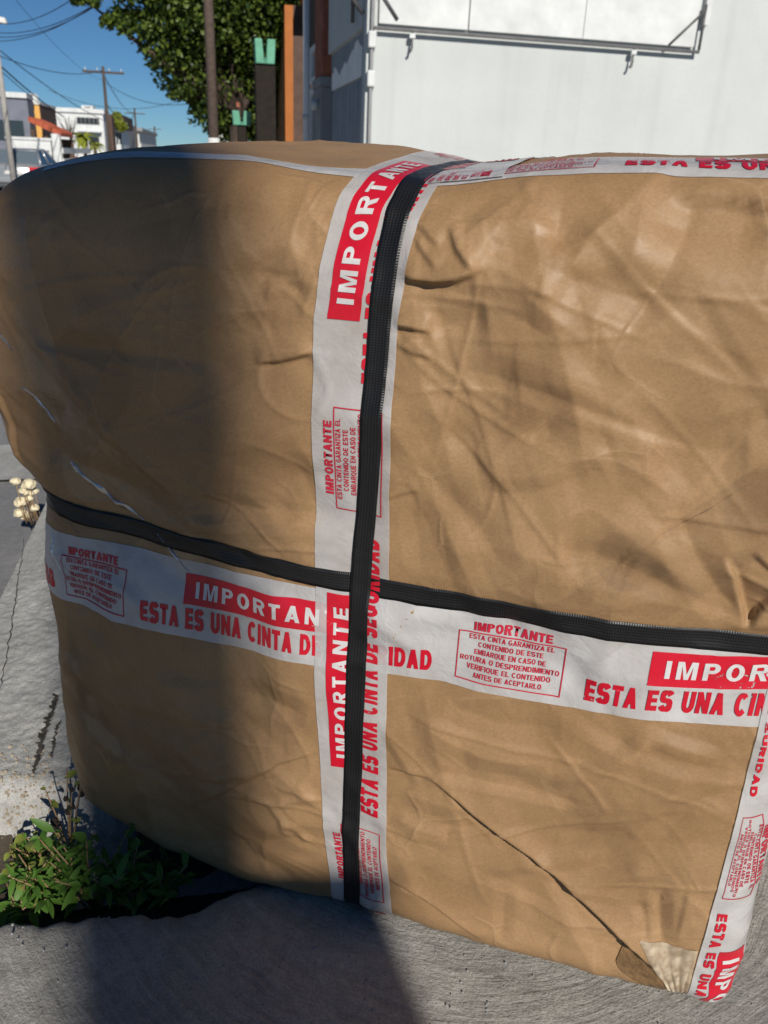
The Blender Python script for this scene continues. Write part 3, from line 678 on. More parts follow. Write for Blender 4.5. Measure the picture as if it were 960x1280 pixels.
x0, x1, y0, y1, e = .342, .441, at(.90), at(.285), .0011
FINE += [flat_rect(x0, x1, y0, y0 + e), flat_rect(x0, x1, y1 - e, y1), flat_rect(x0, x0 + e, y0 + e, y1 - e), flat_rect(x1 - e, x1, y0 + e, y1 - e)]
FINE = join(FINE)
def lay(vf, fn, s_start, lift, lim):
    """fn(s, y, off): s along the tape, y below its upper edge"""
    v, f = vf; s = v[:, 0] + s_start
    ok = (s > lim[0]) & (s < lim[1]); fk = f[ok[f].all(1)]
    if not len(fk): return None
    use = np.unique(fk); mp = np.full(len(v), -1); mp[use] = np.arange(len(use))
    return np.array([fn(s[i], v[i, 1], lift) for i in use]), mp[fk]
def print_tape(tape, fn, starts, lim, base):
    for s in starts:
        for nm, src, lf, mt, many in (('red_lettering', TXT, .0005, 'red', 1), ('red_block', BLOCK, .0004, 'red', 0), ('white_lettering', WHITE, .0009, 'white_print', 1), ('fine_print', FINE, .0005, 'redbox', 1)):
            r_ = lay(src, fn, s, base + lf, lim)
            if r_:
                o = obj(nm, r_[0], r_[1], MAT[mt], tape, nm != 'fine_print')
                if many: tag(o, kind='stuff')

# tape along the face (laid first), tape up the face and over the top, and the others
WH = .083
def f_h(s, v, off): return map_h(s, th(s) + (.5 - v) * WH, .0007 + off)
t_h = ribbon('sealing_tape', f_h, -.80, .80, 22, MAT['tape'], ds=.005)
print_tape(t_h, lambda s, y, off: map_h(s, th(s) + WH / 2 + y * WH / TW, off), [-.719, -.256, .206], (-.79, .79), .0009)
def f_v(s, v, off): return map_v(s, tv(s) + (v - .5) * TW, .0016 + off)
t_v = ribbon('sealing_tape', f_v, .0, 1.25, 20, MAT['tape_thin'], ds=.005)
print_tape(t_v, lambda s, y, off: map_v(s, tv(s) - TW / 2 - y, off), [-.299, .164, .627], (.005, 1.2), .0018)
def f_r(s, v, off): return map_h(.357 + v * .085, s, .0016 + off)
t_r = ribbon('sealing_tape', f_r, .004, .44, 22, MAT['tape'], ds=.005)
print_tape(t_r, lambda s, y, off: map_h(.430 + y, -s, off), [-.138 - .463, -.138], (-.36, -.006), .0018)
STOP = .838
def topband(a): return np.interp(a, [-.38, -.1, .04, .15, .4], [.838, .836, .830, .836, .826])
def f_t(s, v, off):
    w_ = np.interp(s, [-.36, -.2, -.06, .0, .03], [.010, .016, .020, .04, .066])
    return map_v(topband(s) - .033 + (1 - v) * w_, s, .0007 + off)
t_t = ribbon('sealing_tape', f_t, -.36, .375, 18, MAT['tape'], ds=.005)
print_tape(t_t, lambda s, y, off: map_v(topband(s) + .033 + y * .066 / TW, s, off), [.172, -.291], (.03, .37), .0009)
def f_t2(s, v, off): return map_v(s, .045 + (v - .5) * TW + .0 * s, .0024 + off)
t_t2 = ribbon('sealing_tape', f_t2, .80, 1.2, 18, MAT['tape'], ds=.005)
print_tape(t_t2, lambda s, y, off: map_v(-s, .045 + TW / 2 + y, off), [-1.17], (-1.2, -.80), .0026)

# clear parcel tape: long diagonal bands and a crumpled patch on the near corner
def band(e0, e1, dx, dz, n=12):
    e0, e1, o_ = np.array(e0), np.array(e1), np.array([dx, dz])
    L = np.linalg.norm(e1 - e0)
    def fn(s, v, off): 
        q = e0 + (e1 - e0) * (s / L) + o_ * v; return map_h(q[0], q[1], .0012 + off)
    return ribbon('clear_tape', fn, 0, L, n, MAT['clear'], ds=.006)
band((-.43, .66), (-.17, .452), -.035, -.045)
band((-.36, .74), (-.30, .46), -.05, -.01)
band((.165, .447), (.36, .655), .05, -.045)
band((-.395, .31), (-.28, .09), -.0, -.08)
band((-.20, .44), (-.06, .26), -.03, -.02)
def f_corner(s, v, off):
    q = np.array([.298, .086]) * (1 - s / .056) + np.array([.355, .084]) * (s / .056); tip = np.array([.340, .014]) * (1 - s / .056) + np.array([.356, .022]) * (s / .056)
    q = q * (1 - v) + tip * v; fold = .0012 + .0035 * abs(math.sin(s * 230 + v * 2.2)) * (.25 + v) * (1 - .5 * v)
    return map_h(q[0], q[1], fold)
ribbon('clear_tape', f_corner, 0, .056, 16, MAT['crumpled'], ds=.0018)
def f_corner2(s, v, off):
    q = np.array([.287, .079]) * (1 - s / .07) + np.array([.338, .017]) * (s / .07)
    return map_h(q[0] - v * .006 - .012 * v * math.sin(math.pi * s / .07), q[1] - v * .034 * (1 - s / .07 * .75), .0013)
ribbon('brown_tape', f_corner2, 0, .07, 8, MAT['browntape'], ds=.003)

def wrinkle(pts, w_):
    pts = np.array(pts); L = np.concatenate([[0], np.cumsum(np.linalg.norm(np.diff(pts, axis=0), axis=1))])
    def fn(s, v, off):
        q = np.array([np.interp(s, L, pts[:, 0]), np.interp(s, L, pts[:, 1])]); k = max(0, min(s, L[-1] - s)) / L[-1]
        w2 = w_ * (.25 + 1.5 * k * (1 - k)) * (1 + .4 * math.sin(s * 190)); z = .0008 + .0024 * math.sin(math.pi * v) * (.3 + k) * (1 + .5 * math.sin(s * 310 + v * 3))
        return map_h(q[0] + (v - .5) * w2 * .7, q[1] + (v - .5) * w2 * .75, z)
    return ribbon('clear_tape', fn, 0, L[-1], 7, MAT['wrinkle'], ds=.003)
wrinkle([(-.345, .497), (-.318, .475), (-.29, .458), (-.26, .445)], .011)
wrinkle([(-.39, .575), (-.372, .555), (-.355, .54)], .005)
wrinkle([(-.435, .655), (-.42, .64), (-.40, .61)], .006)
wrinkle([(-.255, .443), (-.235, .43), (-.20, .40)], .005)
wrinkle([(-.407, .405), (-.398, .385), (-.385, .365)], .008)
wrinkle([(.245, .53), (.275, .555), (.30, .58)], .003)
wrinkle([(-.44, .56), (-.435, .52), (-.43, .48)], .006)

# straps: flat woven band, the upright one passes over the other
SW = .0195
def f_sh(s, v, off): return map_h(s, sh(s) + (.5 - v) * SW * 1.03, .0014 + off)
ribbon('black_strap', f_sh, -.85, .85, 6, MAT['strap'], thick=.0007, ds=.004, width=SW)
def f_sv(s, v, off): return map_v(s, sv(s) + (v - .5) * SW, .0022 + .0022 * math.exp(-((s - .434) / .022) ** 2) + off)
ribbon('black_strap', f_sv, .0, 1.28, 6, MAT['strap'], thick=.0007, ds=.004, width=SW)
# ================================================================ ground
def grid_sheet(name, X, Y, Zf, mat, skirt=.0, kind='structure', parent=None):
    nx, ny = X.shape
    v = np.stack([X.ravel(), Y.ravel(), Zf(X.ravel(), Y.ravel())], 1)
    i, j = np.meshgrid(np.arange(nx - 1), np.arange(ny - 1), indexing='ij'); q = (i * ny + j).ravel()
    f = np.stack([q, q + ny, q + ny + 1, q + 1], 1)
    if skirt:
        rim = [i_ * ny + ny - 1 for i_ in range(nx)]; n0 = len(v)
        lo = v[rim].copy(); lo[:, 2] -= skirt; lo[:, 1] -= .012
        v = np.concatenate([v, lo]); e = np.arange(nx - 1)
        f = np.concatenate([f, np.stack([np.array(rim)[:-1], np.array(rim)[1:], n0 + e + 1, n0 + e], 1)])
    o = obj(name, v, f, mat, parent, True); tag(o, kind=kind); return o
def P3(x, y): return np.stack([x, y, 0 * x], 1)
# near slab: its broken back edge crosses the picture at the left and runs off under the parcel
def slab_edge(x):
    e = np.interp(x, [-4, -1, -.42, -.35, -.30, -.24, -.19, -.14, -.08, -.02, .06, .2], [.55, .62, .655, .662, .675, .672, .69, .725, .745, .9, 1.6, 9.])
    return e + .008 * pnoise(P3(x, 0 * x), 17, 3) + .006 * pnoise(P3(x, 0 * x), 60, 4)
xs = np.concatenate([np.linspace(-4, -.7, 20), np.linspace(-.68, .9, 300), np.linspace(.95, 5, 24)]); ysl = np.concatenate([np.linspace(-3, .3, 14), np.linspace(.34, .78, 110), np.linspace(.80, 1.6, 50), np.linspace(1.8, 9, 18)])
Xg = np.repeat(xs[:, None], len(ysl), 1); Yg = np.minimum(ysl[None, :] + 0 * Xg, slab_edge(xs)[:, None])
def slab_z(x, y):
    e = slab_edge(x) - y
    return .002 * pnoise(P3(x, y), 6, 6) + .0014 * pnoise(P3(x, y), 30, 7) - .010 * np.exp(-np.maximum(e, 0) / .012) * sstep(-.02, -.08, x) - .004 * np.exp(-np.maximum(e, 0) / .05) * sstep(-.02, -.08, x)
grid_sheet('driveway_ramp', Xg, Yg, slab_z, MAT['slab'], skirt=.12)
# gap of earth behind the slab
xs2 = np.linspace(-1.6, .3, 90); ys2 = np.linspace(.5, 1.05, 40); Xg, Yg = np.meshgrid(xs2, ys2, indexing='ij')
grid_sheet('earth_gap', Xg, Yg, lambda x, y: -.085 + .012 * pnoise(P3(x, y), 9, 2) + .006 * pnoise(P3(x, y), 40, 3) + .05 * sstep(.78, .95, y) * (x < -.2), MAT['soil'])
# pavement slab beyond, ending at the kerb line that follows the street
ts = np.concatenate([np.linspace(0, .2, 260), np.linspace(.21, 1, 50)]); ss_ = np.concatenate([np.linspace(.0, .9, 360), np.linspace(1.0, 9, 30)])
Lg = (-.44 + ts[:, None] * 2.6) + 0 * ss_[None, :]; Sg = 0 * Lg + (.80 + ss_[None, :])
Xw = Lg * LX[0] + Sg * SX[0]; Yw = Lg * LX[1] + Sg * SX[1]; Yw += .10 * (Lg < .3) * 0
CRK = [np.array([on_ground(*p)[:2] for p in c_]) for c_ in ([(70, 858), (62, 882), (52, 905), (47, 930), (41, 955)], [(73, 893), (66, 915), (62, 940)], [(28, 655), (12, 770), (-4, 860)], [(45, 770), (20, 830), (5, 900), (-10, 960)])]
def pave_z(x, y):
    z = -.012 - .03 * sstep(-.4, -1.0, x) + .0025 * pnoise(P3(x, y), 7, 8) + .0015 * pnoise(P3(x, y), 28, 9) + .0012 * pnoise(P3(x, y), 80, 9)
    for pts, dep in zip(CRK[:2], (.006, .003)):
        for p0, p1 in zip(pts[:-1], pts[1:]):
            d = p1 - p0; t = np.clip(((x - p0[0]) * d[0] + (y - p0[1]) * d[1]) / (d @ d), 0, 1)
            z -= dep * np.exp(-(np.hypot(x - p0[0] - t * d[0], y - p0[1] - t * d[1]) / (.0042 + .002 * pnoise(P3(x, y), 60, 4))) ** 2) * .7
    e = y - .86 - .14 * sstep(-.34, -.22, x) - .02 * pnoise(P3(x, 0 * x), 9, 5); z -= .07 * sstep(.03, -.05, e)
    return z
grid_sheet('pavement', Xw, Yw, pave_z, MAT['slab2'])
def crack_strip(pts, w_, seed):
    rg = random.Random(seed); pts = np.array(pts); L = np.concatenate([[0], np.cumsum(np.linalg.norm(np.diff(pts, axis=0), axis=1))]); n = 46; v = []
    for i in range(n + 1):
        s = L[-1] * i / n; c = np.array([np.interp(s, L, pts[:, 0]), np.interp(s, L, pts[:, 1])]) + rg.uniform(-.002, .002); e = .25 + .75 * math.sin(math.pi * min(1, .1 + i / n * .9)) ** .5
        for k in (-1, -.3, .3, 1):
            x = c[0] + k * w_ * e * rg.uniform(.3, 1.1); v.append((x, c[1] + rg.uniform(-.001, .001), pave_z(np.array([x]), np.array([c[1]]))[0] + (.0022 if abs(k) == 1 else .0030)))
    f = [(i * 4 + k, i * 4 + k + 1, i * 4 + k + 5, i * 4 + k + 4) for i in range(n) for k in range(3)]
    tag(obj('crack', v, f, MAT['crackdirt']), kind='structure')
crack_strip(CRK[0], .0065, 1); crack_strip(CRK[1], .0025, 2); crack_strip(CRK[2], .0012, 3)
# crumbs of broken concrete and dry debris along the edge of the gap
m_ = MB(); rg = random.Random(15)
for i in range(260):
    px, py = rg.gauss(25, 45), rg.gauss(985, 22); q = on_ground(px, py, -.02); s_ = rg.choice([rg.uniform(.0008, .002), rg.uniform(.0015, .003)])
    if q[1] > 1.1 or q[1] < .70: continue
    z_ = pave_z(np.array([q[0]]), np.array([q[1]]))[0] + s_ * .7; j = lambda: s_ * rg.uniform(.5, 1.1)
    m_.hexa([(q[0] - j(), q[1] - j(), z_ - s_ * .6), (q[0] + j(), q[1] - j(), z_ - s_ * .6), (q[0] + j(), q[1] + j(), z_ - s_ * .6), (q[0] - j(), q[1] + j(), z_ - s_ * .6)], [(q[0] - j() * .7, q[1] - j() * .7, z_ + j() * .6), (q[0] + j() * .7, q[1] - j() * .7, z_ + j() * .6), (q[0] + j() * .7, q[1] + j() * .7, z_ + j() * .6), (q[0] - j() * .7, q[1] + j() * .7, z_ + j() * .6)])
tag(m_.build('rubble', MAT['debris']), kind='stuff')
# road and far ground, falling gently along the street
def st_grid(name, l0, l1, s0, s1, nl, ns, zf, mat):
    l, s = np.meshgrid(np.linspace(l0, l1, nl), np.linspace(s0, s1, ns), indexing='ij')
    X, Y = l * LX[0] + s * SX[0], l * LX[1] + s * SX[1]
    return grid_sheet(name, X, Y, lambda x, y: zf(l.ravel(), s.ravel()), mat)
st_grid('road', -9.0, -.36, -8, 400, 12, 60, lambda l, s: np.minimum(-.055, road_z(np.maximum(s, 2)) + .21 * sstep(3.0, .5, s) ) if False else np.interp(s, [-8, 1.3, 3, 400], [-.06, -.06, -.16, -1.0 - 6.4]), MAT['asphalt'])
st_grid('far_pavement', -12.0, -8.98, -8, 400, 4, 60, lambda l, s: np.interp(s, [-8, 1.3, 3, 400], [.06, .06, -.04, -7.28]), MAT['slab2'])
st_grid('footway', -.3, 2.3, 9.75, 400, 6, 60, lambda l, s: np.interp(s, [9.7, 400], [-.06, -7.28]), MAT['slab2'])
st_grid('terrain', -2000, 2000, -2000, 2500, 10, 10, lambda l, s: -9 + 0 * l, MAT['asphalt'])

st_grid('pale_road_strip', -6, -.46, 2.45, 3.2, 6, 6, lambda l, s: np.interp(s, [-8, 1.3, 3, 400], [-.06, -.06, -.16, -7.4]) + .005, MAT['slab2'])  # paler strip laid just above the road
# ================================================================ the white building on the right
F = {}
def sthing(name, l, s, z, label, cat, group=None):
    p = st(l, s, z); return thing(name, tuple(p), PHI, label, cat, group)
C_l, C_s, _ = at_s(457, 100, 11.0)
def zs(x, y, S=11.0): return at_s(x, y, S)[2]
def ls(x, y, S=11.0): return at_s(x, y, S)[0] - C_l
def sl(x, y, L=0.0): return at_l(x, y, C_l + L)[1] - C_s
def zl(x, y, L=0.0): return at_l(x, y, C_l + L)[2]
bld = sthing('white_building', C_l, C_s, 0, 'long white painted building with grey garage door at its street corner', 'building')
d0, d1 = sl(454, 60), sl(410.5, 60)
z_open = (zl(454, 33) + zl(410.5, 68)) / 2; z_gate = (zl(454, 91) + zl(410.5, 113)) / 2
w = MB(); w.box(0, 16, 0, .3, -1, 3.5); w.box(.16, 14, .302, d1 + .3, -1, 3.5); w.box(0, .158, .302, d0, -1, 3.5); w.box(0, .158, d0 + .002, d1 - .002, z_open, 3.5)
w.build('wall', MAT['wall'], bld)
n_pl = 9; 
gd = MB(); gd.box(.09, .157, d0 + .01, d1 - .01, -1, z_gate); gdo = gd.build('garage_door', MAT['greydoor'], bld)
for i in range(n_pl):
    a_ = d0 + .03 + (d1 - d0 - .06) * i / n_pl; b_ = a_ + (d1 - d0 - .06) / n_pl - .03
    MB().box(.07, .089, a_, b_, -.9, z_gate - .06).build('door_panel', MAT['greydoor'], gdo)
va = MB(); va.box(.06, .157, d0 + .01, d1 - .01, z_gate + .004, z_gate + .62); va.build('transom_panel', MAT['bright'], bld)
# jagged awning shadow on the white transom panel, built as a blue-grey band
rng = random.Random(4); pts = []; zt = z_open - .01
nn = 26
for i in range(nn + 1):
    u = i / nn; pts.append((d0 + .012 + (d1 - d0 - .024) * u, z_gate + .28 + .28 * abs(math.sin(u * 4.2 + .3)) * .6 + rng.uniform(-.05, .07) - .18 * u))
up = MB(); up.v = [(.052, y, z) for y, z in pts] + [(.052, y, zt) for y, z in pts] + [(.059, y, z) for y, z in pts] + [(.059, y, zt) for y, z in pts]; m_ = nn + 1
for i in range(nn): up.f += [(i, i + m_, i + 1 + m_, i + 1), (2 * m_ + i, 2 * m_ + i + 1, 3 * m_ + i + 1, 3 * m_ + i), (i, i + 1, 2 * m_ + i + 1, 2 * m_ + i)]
up.build('awning_shade_band', MAT['greydoor'], bld)
# conduit with two fittings near the corner
lc = ls(462, 120); cp = MB().tube([(lc, -.05, -1), (lc, -.05, 3.3)], .022, 8).build('conduit', MAT['grey'], bld, True)
for yy in (50, 99): MB().box(lc - .05, lc + .05, -.10, -.001, zs(462, yy) - .09, zs(462, yy) + .09).build('conduit_fitting', MAT['white'], cp, bevel=.02)
# the big hinged sheet metal shutter with its lower frame bar
x0_, x1_ = ls(471, 35), ls(867, 66); zb0, zb1 = zs(471, 36), zs(866, 67); ztop = 3.4
shut = MB()
cuts = [471, 583, 726, 866]
pn = bld
sh_o = sthing('metal_shutter', C_l, C_s, 0, 'white sheet metal shutter with thin grey frame bar high on the white wall', 'shutter')
for a_, b_ in zip(cuts[:-1], cuts[1:]):
    la, lb = ls(a_, 40) + .012, ls(b_, 55) - .012
    MB().hexa([(la, -.062, zb0 + .05), (lb, -.062, zb0 + .05), (lb, -.004, zb0 + .05), (la, -.004, zb0 + .05)], [(la, -.062, ztop), (lb, -.062, ztop), (lb, -.004, ztop), (la, -.004, ztop)]).build('shutter_panel', MAT['white'], sh_o, bevel=.006)
MB().box(x0_ - .05, x1_ + .03, -.10, -.066, zb0 - .02, zb0 + .018).build('frame_bar', MAT['steel'], sh_o, bevel=.008)
MB().tube([(x1_ + .01, -.10, zb0 + .02), (x1_ + .01, -.10, zb0 + .52)], .018).build('end_bar', MAT['steel'], sh_o, True)
MB().tube([(x1_ - .42, -.11, zb0 + .05), (x1_ + .01, -.11, zb0 + .46)], .014).build('brace', MAT['steel'], sh_o, True)
MB().box(x1_ + .02, x1_ + .10, -.085, -.004, zb0 + .3, ztop).build('end_plate', MAT['white'], sh_o)
for xx in (513, 790):
    lx = ls(xx, 50); h_ = MB().tube([(lx, -.09, zb0 - .021), (lx, -.09, zb0 - .16), (lx - .01, -.10, zb0 - .21), (lx - .03, -.10, zb0 - .23)], .016).build('hook', MAT['steel'], sh_o, True)
    MB().box(lx - .035, lx + .035, -.115, -.075, zb0 - .085, zb0 - .032).build('hook_plate', MAT['white'], h_, bevel=.005)
# old awning bracket on the street corner
br = sthing('awning_bracket', C_l, C_s, 0, 'old white steel awning bracket above the garage door at the corner', 'bracket')
zb = zl(454, 33)
MB().tube([(-.35, .2, zb + .50), (-.02, .2, zb + .12)], .025).build('strut', MAT['steel'], br, True)
MB().tube([(-.05, .8, zb + .10), (-.05, .8, zb + 1.3)], .025).build('strut', MAT['steel'], br, True)
MB().tube([(-.35, .2, zb + .50), (-.35, 1.4, zb + .50)], .02).build('rail', MAT['white'], br, True)
MB().tube([(.35, -.06, zb + .05), (.02, -.06, zb + .45)], .025).build('strut', MAT['steel'], br, True)
# red-brown pillar with a doorbell box, then window bay, white pipe column
p0, p1 = d1 + .31, sl(398, 60); zc = zl(404, 97)
pil = sthing('brick_pillar', C_l, C_s + p0, 0, 'red brown pillar with grey base beside the garage door', 'pillar')
MB().box(-.06, .5, 0, p1 - p0, zc, 4).build('shaft', MAT['brick'], pil, bevel=.02); MB().box(-.08, .5, 0, p1 - p0, -1.2, zc - .15).build('base', MAT['grey'], pil, bevel=.02)
MB().box(-.10, .5, -.02, p1 - p0 + .02, zc - .149, zc - .002).build('ledge', MAT['grey'], pil, bevel=.015)
lamp = MB().tube([(-.083, .25, zl(406, 131)), (-.19, .25, zl(406, 131))], [.07, .09], 10).build('bell_box', MAT['white'], pil, True)
q0, q1 = p1 + .01, sl(387, 60)
wb = sthing('window_bay', C_l, C_s + q0, 0, 'narrow brown house front with tall white framed window', 'building')
W_ = q1 - q0
zt_, zm_, zb_ = zl(392, 55), zl(392, 108), -1.2
MB().box(0, 4, 0, W_, zt_, 4.2).build('upper_wall', MAT['darkwood'], wb)
MB().box(.3, 4, 0, W_, -1.2, zt_ - .002).build('back_wall', MAT['offwhite'], wb)
wf_ = MB(); 
for z0_, z1_ in ((zm_ + .06, zt_ - .01), (zb_, zm_ - .02)):
    fr = MB(); fr.box(.0, .1, .02, .14, z0_, z1_); fr.box(.0, .1, W_ - .14, W_ - .02, z0_, z1_); fr.box(.0, .1, .142, W_ - .142, z1_ - .1, z1_); fr.box(.0, .1, .142, W_ - .142, z0_, z0_ + .1)
    fo = fr.build('window', MAT['bright'], wb); MB().box(.04, .06, .143, W_ - .143, z0_ + .101, z1_ - .101).build('pane', MAT['window'], fo)
pc = sthing('white_column', C_l - .03, C_s + q1 + .12, 0, 'round white pipe column between window and orange porch', 'column')
MB().tube([(0, 0, -1.2), (0, 0, 4.4)], .075, 16).build('shaft', MAT['bright'], pc, True)
MB().tube([(0, 0, zl(384, 150)), (0, 0, zl(384, 150) + .08)], .09, 16).build('collar', MAT['white'], pc, True)
# orange house with a deep porch
r0, r1, r2 = q1 + .4, sl(356, 60), sl(343, 60)
oh = sthing('orange_house', C_l, C_s + r0, 0, 'orange house with deep porch and street wall, both coloured as if in shade', 'house')
ztp = zl(350, 40)
S3 = r1 - r0
MB().box(2.2, 2.5, 0, S3 + 6, -1.2, ztp + .5).build('porch_back_wall', MAT['brown'], oh)
en = ls(366.5, 100, C_s + r1)
MB().box(0, en - 0, S3, S3 + .35, -1.2, ztp + .4).build('porch_end_wall', MAT['orange'], oh)
MB().box(.0, en, S3 + .351, r2 - r0 + 3, -1.2, ztp).build('street_wall', MAT['brown'], oh)  # brown here is the orange plaster coloured as unlit
MB().box(en + .15, 2.5, S3 - 1.0, S3 - .125, ztp + .42, ztp + .75).build('porch_roof', MAT['orange'], oh)
MB().box(en + .001, 2.19, S3 + .01, S3 + .3, -1.2, ztp + .41).build('shaded_porch_side', MAT['darkwood'], oh)  # dark brown colour stands for the shade inside the porch
# square posts topped with green boxes
def green_post(px0, px1, ytop, ymid, S, label, sc):
    l0, _, zt = at_s(px0, ytop, S); l1 = at_s(px1, ytop, S)[0]; zm = at_s(px0, ymid, S)[2]; w_ = l1 - l0
    o = sthing('capped_post', (l0 + l1) / 2, S, 0, label, 'post', 'brown posts with green boxes on top')
    pw = w_ * sc / 2; MB().box(-pw, pw, 0, 2 * pw, road_z(S), zm - .002).build('post', MAT['shaded_post'], o, bevel=.03)  # post colour is darkened to stand for shade
    h = w_ / 2; m_ = MB()
    # box with a V notch cut in the side towards the camera
    m_.hexa([(-h * .9, -.05, zm), (-h * .08, -.05, zm), (-h * .08, 2 * h, zm), (-h * .9, 2 * h, zm)], [(-h, -.08, zt), (-h * .30, -.08, zt), (-h * .30, 2 * h, zt), (-h, 2 * h, zt)])
    m_.hexa([(h * .08, -.05, zm), (h * .9, -.05, zm), (h * .9, 2 * h, zm), (h * .08, 2 * h, zm)], [(h * .22, -.08, zt), (h, -.08, zt), (h, 2 * h, zt), (h * .22, 2 * h, zt)])
    m_.box(-h * .078, h * .078, -.05, 2 * h, zm, zm + (zt - zm) * .25)
    m_.build('green_box', MAT['green'], o, bevel=.012)
    return o
green_post(318, 344, 48, 79, 17.5, 'tall dark post topped with mint green notched box beside the orange house', 1.0)
gp = green_post(290, 314, 138, 156, 18.5, 'short dark post topped with mint green notched box under the tree', .5)
l_, _, z_ = at_s(300, 130, 18.7)
fl = sthing('red_flag', l_, 19.0, z_, 'tiny faded red flag above the short green topped post', 'flag')
MB().tube([(0, 0, -.7), (0, 0, .06)], .02, 6).build('stick', MAT['pole'], fl); MB().hexa([(-.06, -.015, -.04), (.05, -.015, -.06), (.05, .015, -.06), (-.06, .015, -.04)], [(-.07, -.015, .05), (.06, -.015, .03), (.06, .015, .03), (-.07, .015, .05)]).build('cloth', MAT['brick'], fl)
hb = at_s(279, 165, 60.0); hh = sthing('white_house', hb[0], 60, 0, 'small white house far down the footway behind the tree', 'house')
MB().box(-.5, 1.2, 0, 6, -3, at_s(279, 157, 60.)[2]).build('wall', MAT['offwhite'], hh); MB().box(-.6, 1.3, -.1, 6.1, at_s(279, 157, 60.)[2] + .002, at_s(279, 155, 60.)[2] + .15).build('roof', MAT['grey'], hh); MB().box(.1, .6, -.04, -.002, at_s(279, 176, 60.)[2], at_s(279, 166, 60.)[2]).build('window', MAT['glass'], hh)

# ================================================================ poles and cables
def pole(px, ytop, S, rad, mat, label, lean=0, arms=(), base=None):
    l, _, z = at_s(px, ytop, S); o = sthing('utility_pole', l, S, 0, label, 'utility pole', 'utility poles along the street')
    zr = road_z(S)
    MB().tube([(0, 0, zr - .3), (0, 0, zr + 3), (0, 0, z)], [rad * 1.15, rad, rad * .8], 12).build('pole', MAT[mat], o, True)
    for (dz, w_) in arms:
        a_ = MB().box(-w_, w_, -.05, .05, z - dz - .045, z - dz + .045).build('crossarm', MAT['pole'], o)
        for k in range(4):
            xx = -w_ + .12 + k * (2 * w_ - .24) / 3; MB().tube([(xx, 0, z - dz + .047), (xx, 0, z - dz + .18)], [.025, .018], 8).build('insulator', MAT['offwhite'], a_, True)
    if base: MB().tube([(0, 0, zr - .29), (0, 0, base)], rad * 1.22, 12).build('painted_base', MAT['white'], o, True)
    return l, z
pole(258, -60, 16.0, .085, 'pole', 'brown wooden utility pole in front of the big tree', base=at_s(258, 172, 16.)[2])
pA = pole(128.5, 83, 46.0, .08, 'pole', 'wooden utility pole with crossarm beside the white two storey house', arms=((.25, .95),))
pB = pole(168, 135, 95.0, .10, 'pole', 'far thin utility pole beyond the low grey house', arms=((.5, 1.0),))
pC = pole(-9, 22, 30.0, .085, 'cpole', 'pale concrete utility pole at the left edge above the silver car')
lpz = at_s(-3, 25, 29.9); lo_ = sthing('street_lamp', lpz[0], 29.85, lpz[2], 'small pale street lamp head high on the concrete pole', 'street lamp')
MB().hexa([(-.3, -.2, -.06), (.28, -.12, -.1), (.28, .12, -.1), (-.3, .2, -.06)], [(-.3, -.16, .12), (.24, -.1, .06), (.24, .1, .06), (-.3, .16, .12)]).build('lamp_head', MAT['offwhite'], lo_, bevel=.03)
MB().tube([(-.3, 0, .03), (-.75, 0, -.1)], .04, 8).build('bracket', MAT['steel'], lo_, True)
pd_ = at_s(195, 160, 140.)
pole(193, 158, 150.0, .16, 'pole', 'very distant slim utility pole at the end of the street', arms=((.4, 1.1),))
def cable(p, q, sag, label, r_=.022):
    p, q = np.array(p), np.array(q); n = 20
    pts = [p + (q - p) * t / n - np.array([0, 0, sag * 4 * (t / n) * (1 - t / n)]) for t in range(n + 1)]
    m_ = MB().tube([tuple(x - pts[0]) for x in pts], r_ * .68, 5); o = m_.build('overhead_cable', MAT['wire'], None, True); o.location = tuple(pts[0])
    tag(o, label, 'cable', 'overhead cables across the sky')
W = lambda x, y, S: st(*at_s(x, y, S))
cable(W(-30, 58, 26), W(128, 88, 46), .35, 'thin cable sloping down to the pole with crossarm', .018)
cable(W(-4, 60, 29.9), W(128, 150, 46), .15, 'upper of the two cables dropping steeply from the concrete pole')
cable(W(-4, 78, 29.9), W(80, 146, 46), .10, 'thick dark cable dropping from the concrete pole over the yellow house', .035)
cable(W(-4, 84, 29.9), W(76, 150, 46), .06, 'lowest cable dropping from the concrete pole over the yellow house', .02)
cable(W(128, 90, 46), W(168, 140, 95), .6, 'cable from crossarm pole down to the far pole', .03)
cable(W(128, 100, 46), W(262, 125, 30), .5, 'thin cable running from crossarm pole behind the tree', .016)
cable(W(132, 128, 46), W(168, 142, 95), .8, 'lower slack cable between crossarm pole and far pole', .035)
for (y0_, y1_, k) in ((26, -8, 'highest'), (38, 2, 'second highest'), (44, 4, 'third'), (50, 2, 'lowest')):
    cable(W(-20, y0_, 34), W(125 if k != 'highest' else 100, y1_, 24), .30, k + ' of the four cables fanning up to the tree top', .016)
cable(W(60, 112, 60), W(240, 120, 60), .9, 'faint far cable spanning low over the roofs', .02)
cable(W(20, 0, 34), W(130, 100, 70), .5, 'faint steep cable high in the sky', .012)
# ================================================================ houses across the street
def house(px0, px1, ytop, S, depth, label, mat, name='house', side=None, base=-4):
    l0, _, z = at_s(px0, ytop, S); l1 = at_s(px1, ytop, S)[0]
    o = sthing(name, l1, S, 0, label, 'house')
    w_ = l1 - l0
    MB().box(-w_, 0, 0, depth, base, z).build('wall', MAT[mat], o)
    return o, w_, z
def X_(px, S, o_l): return at_s(px, 150, S)[0] - o_l
def Z_(py, S, px=80): return at_s(px, py, S)[2]
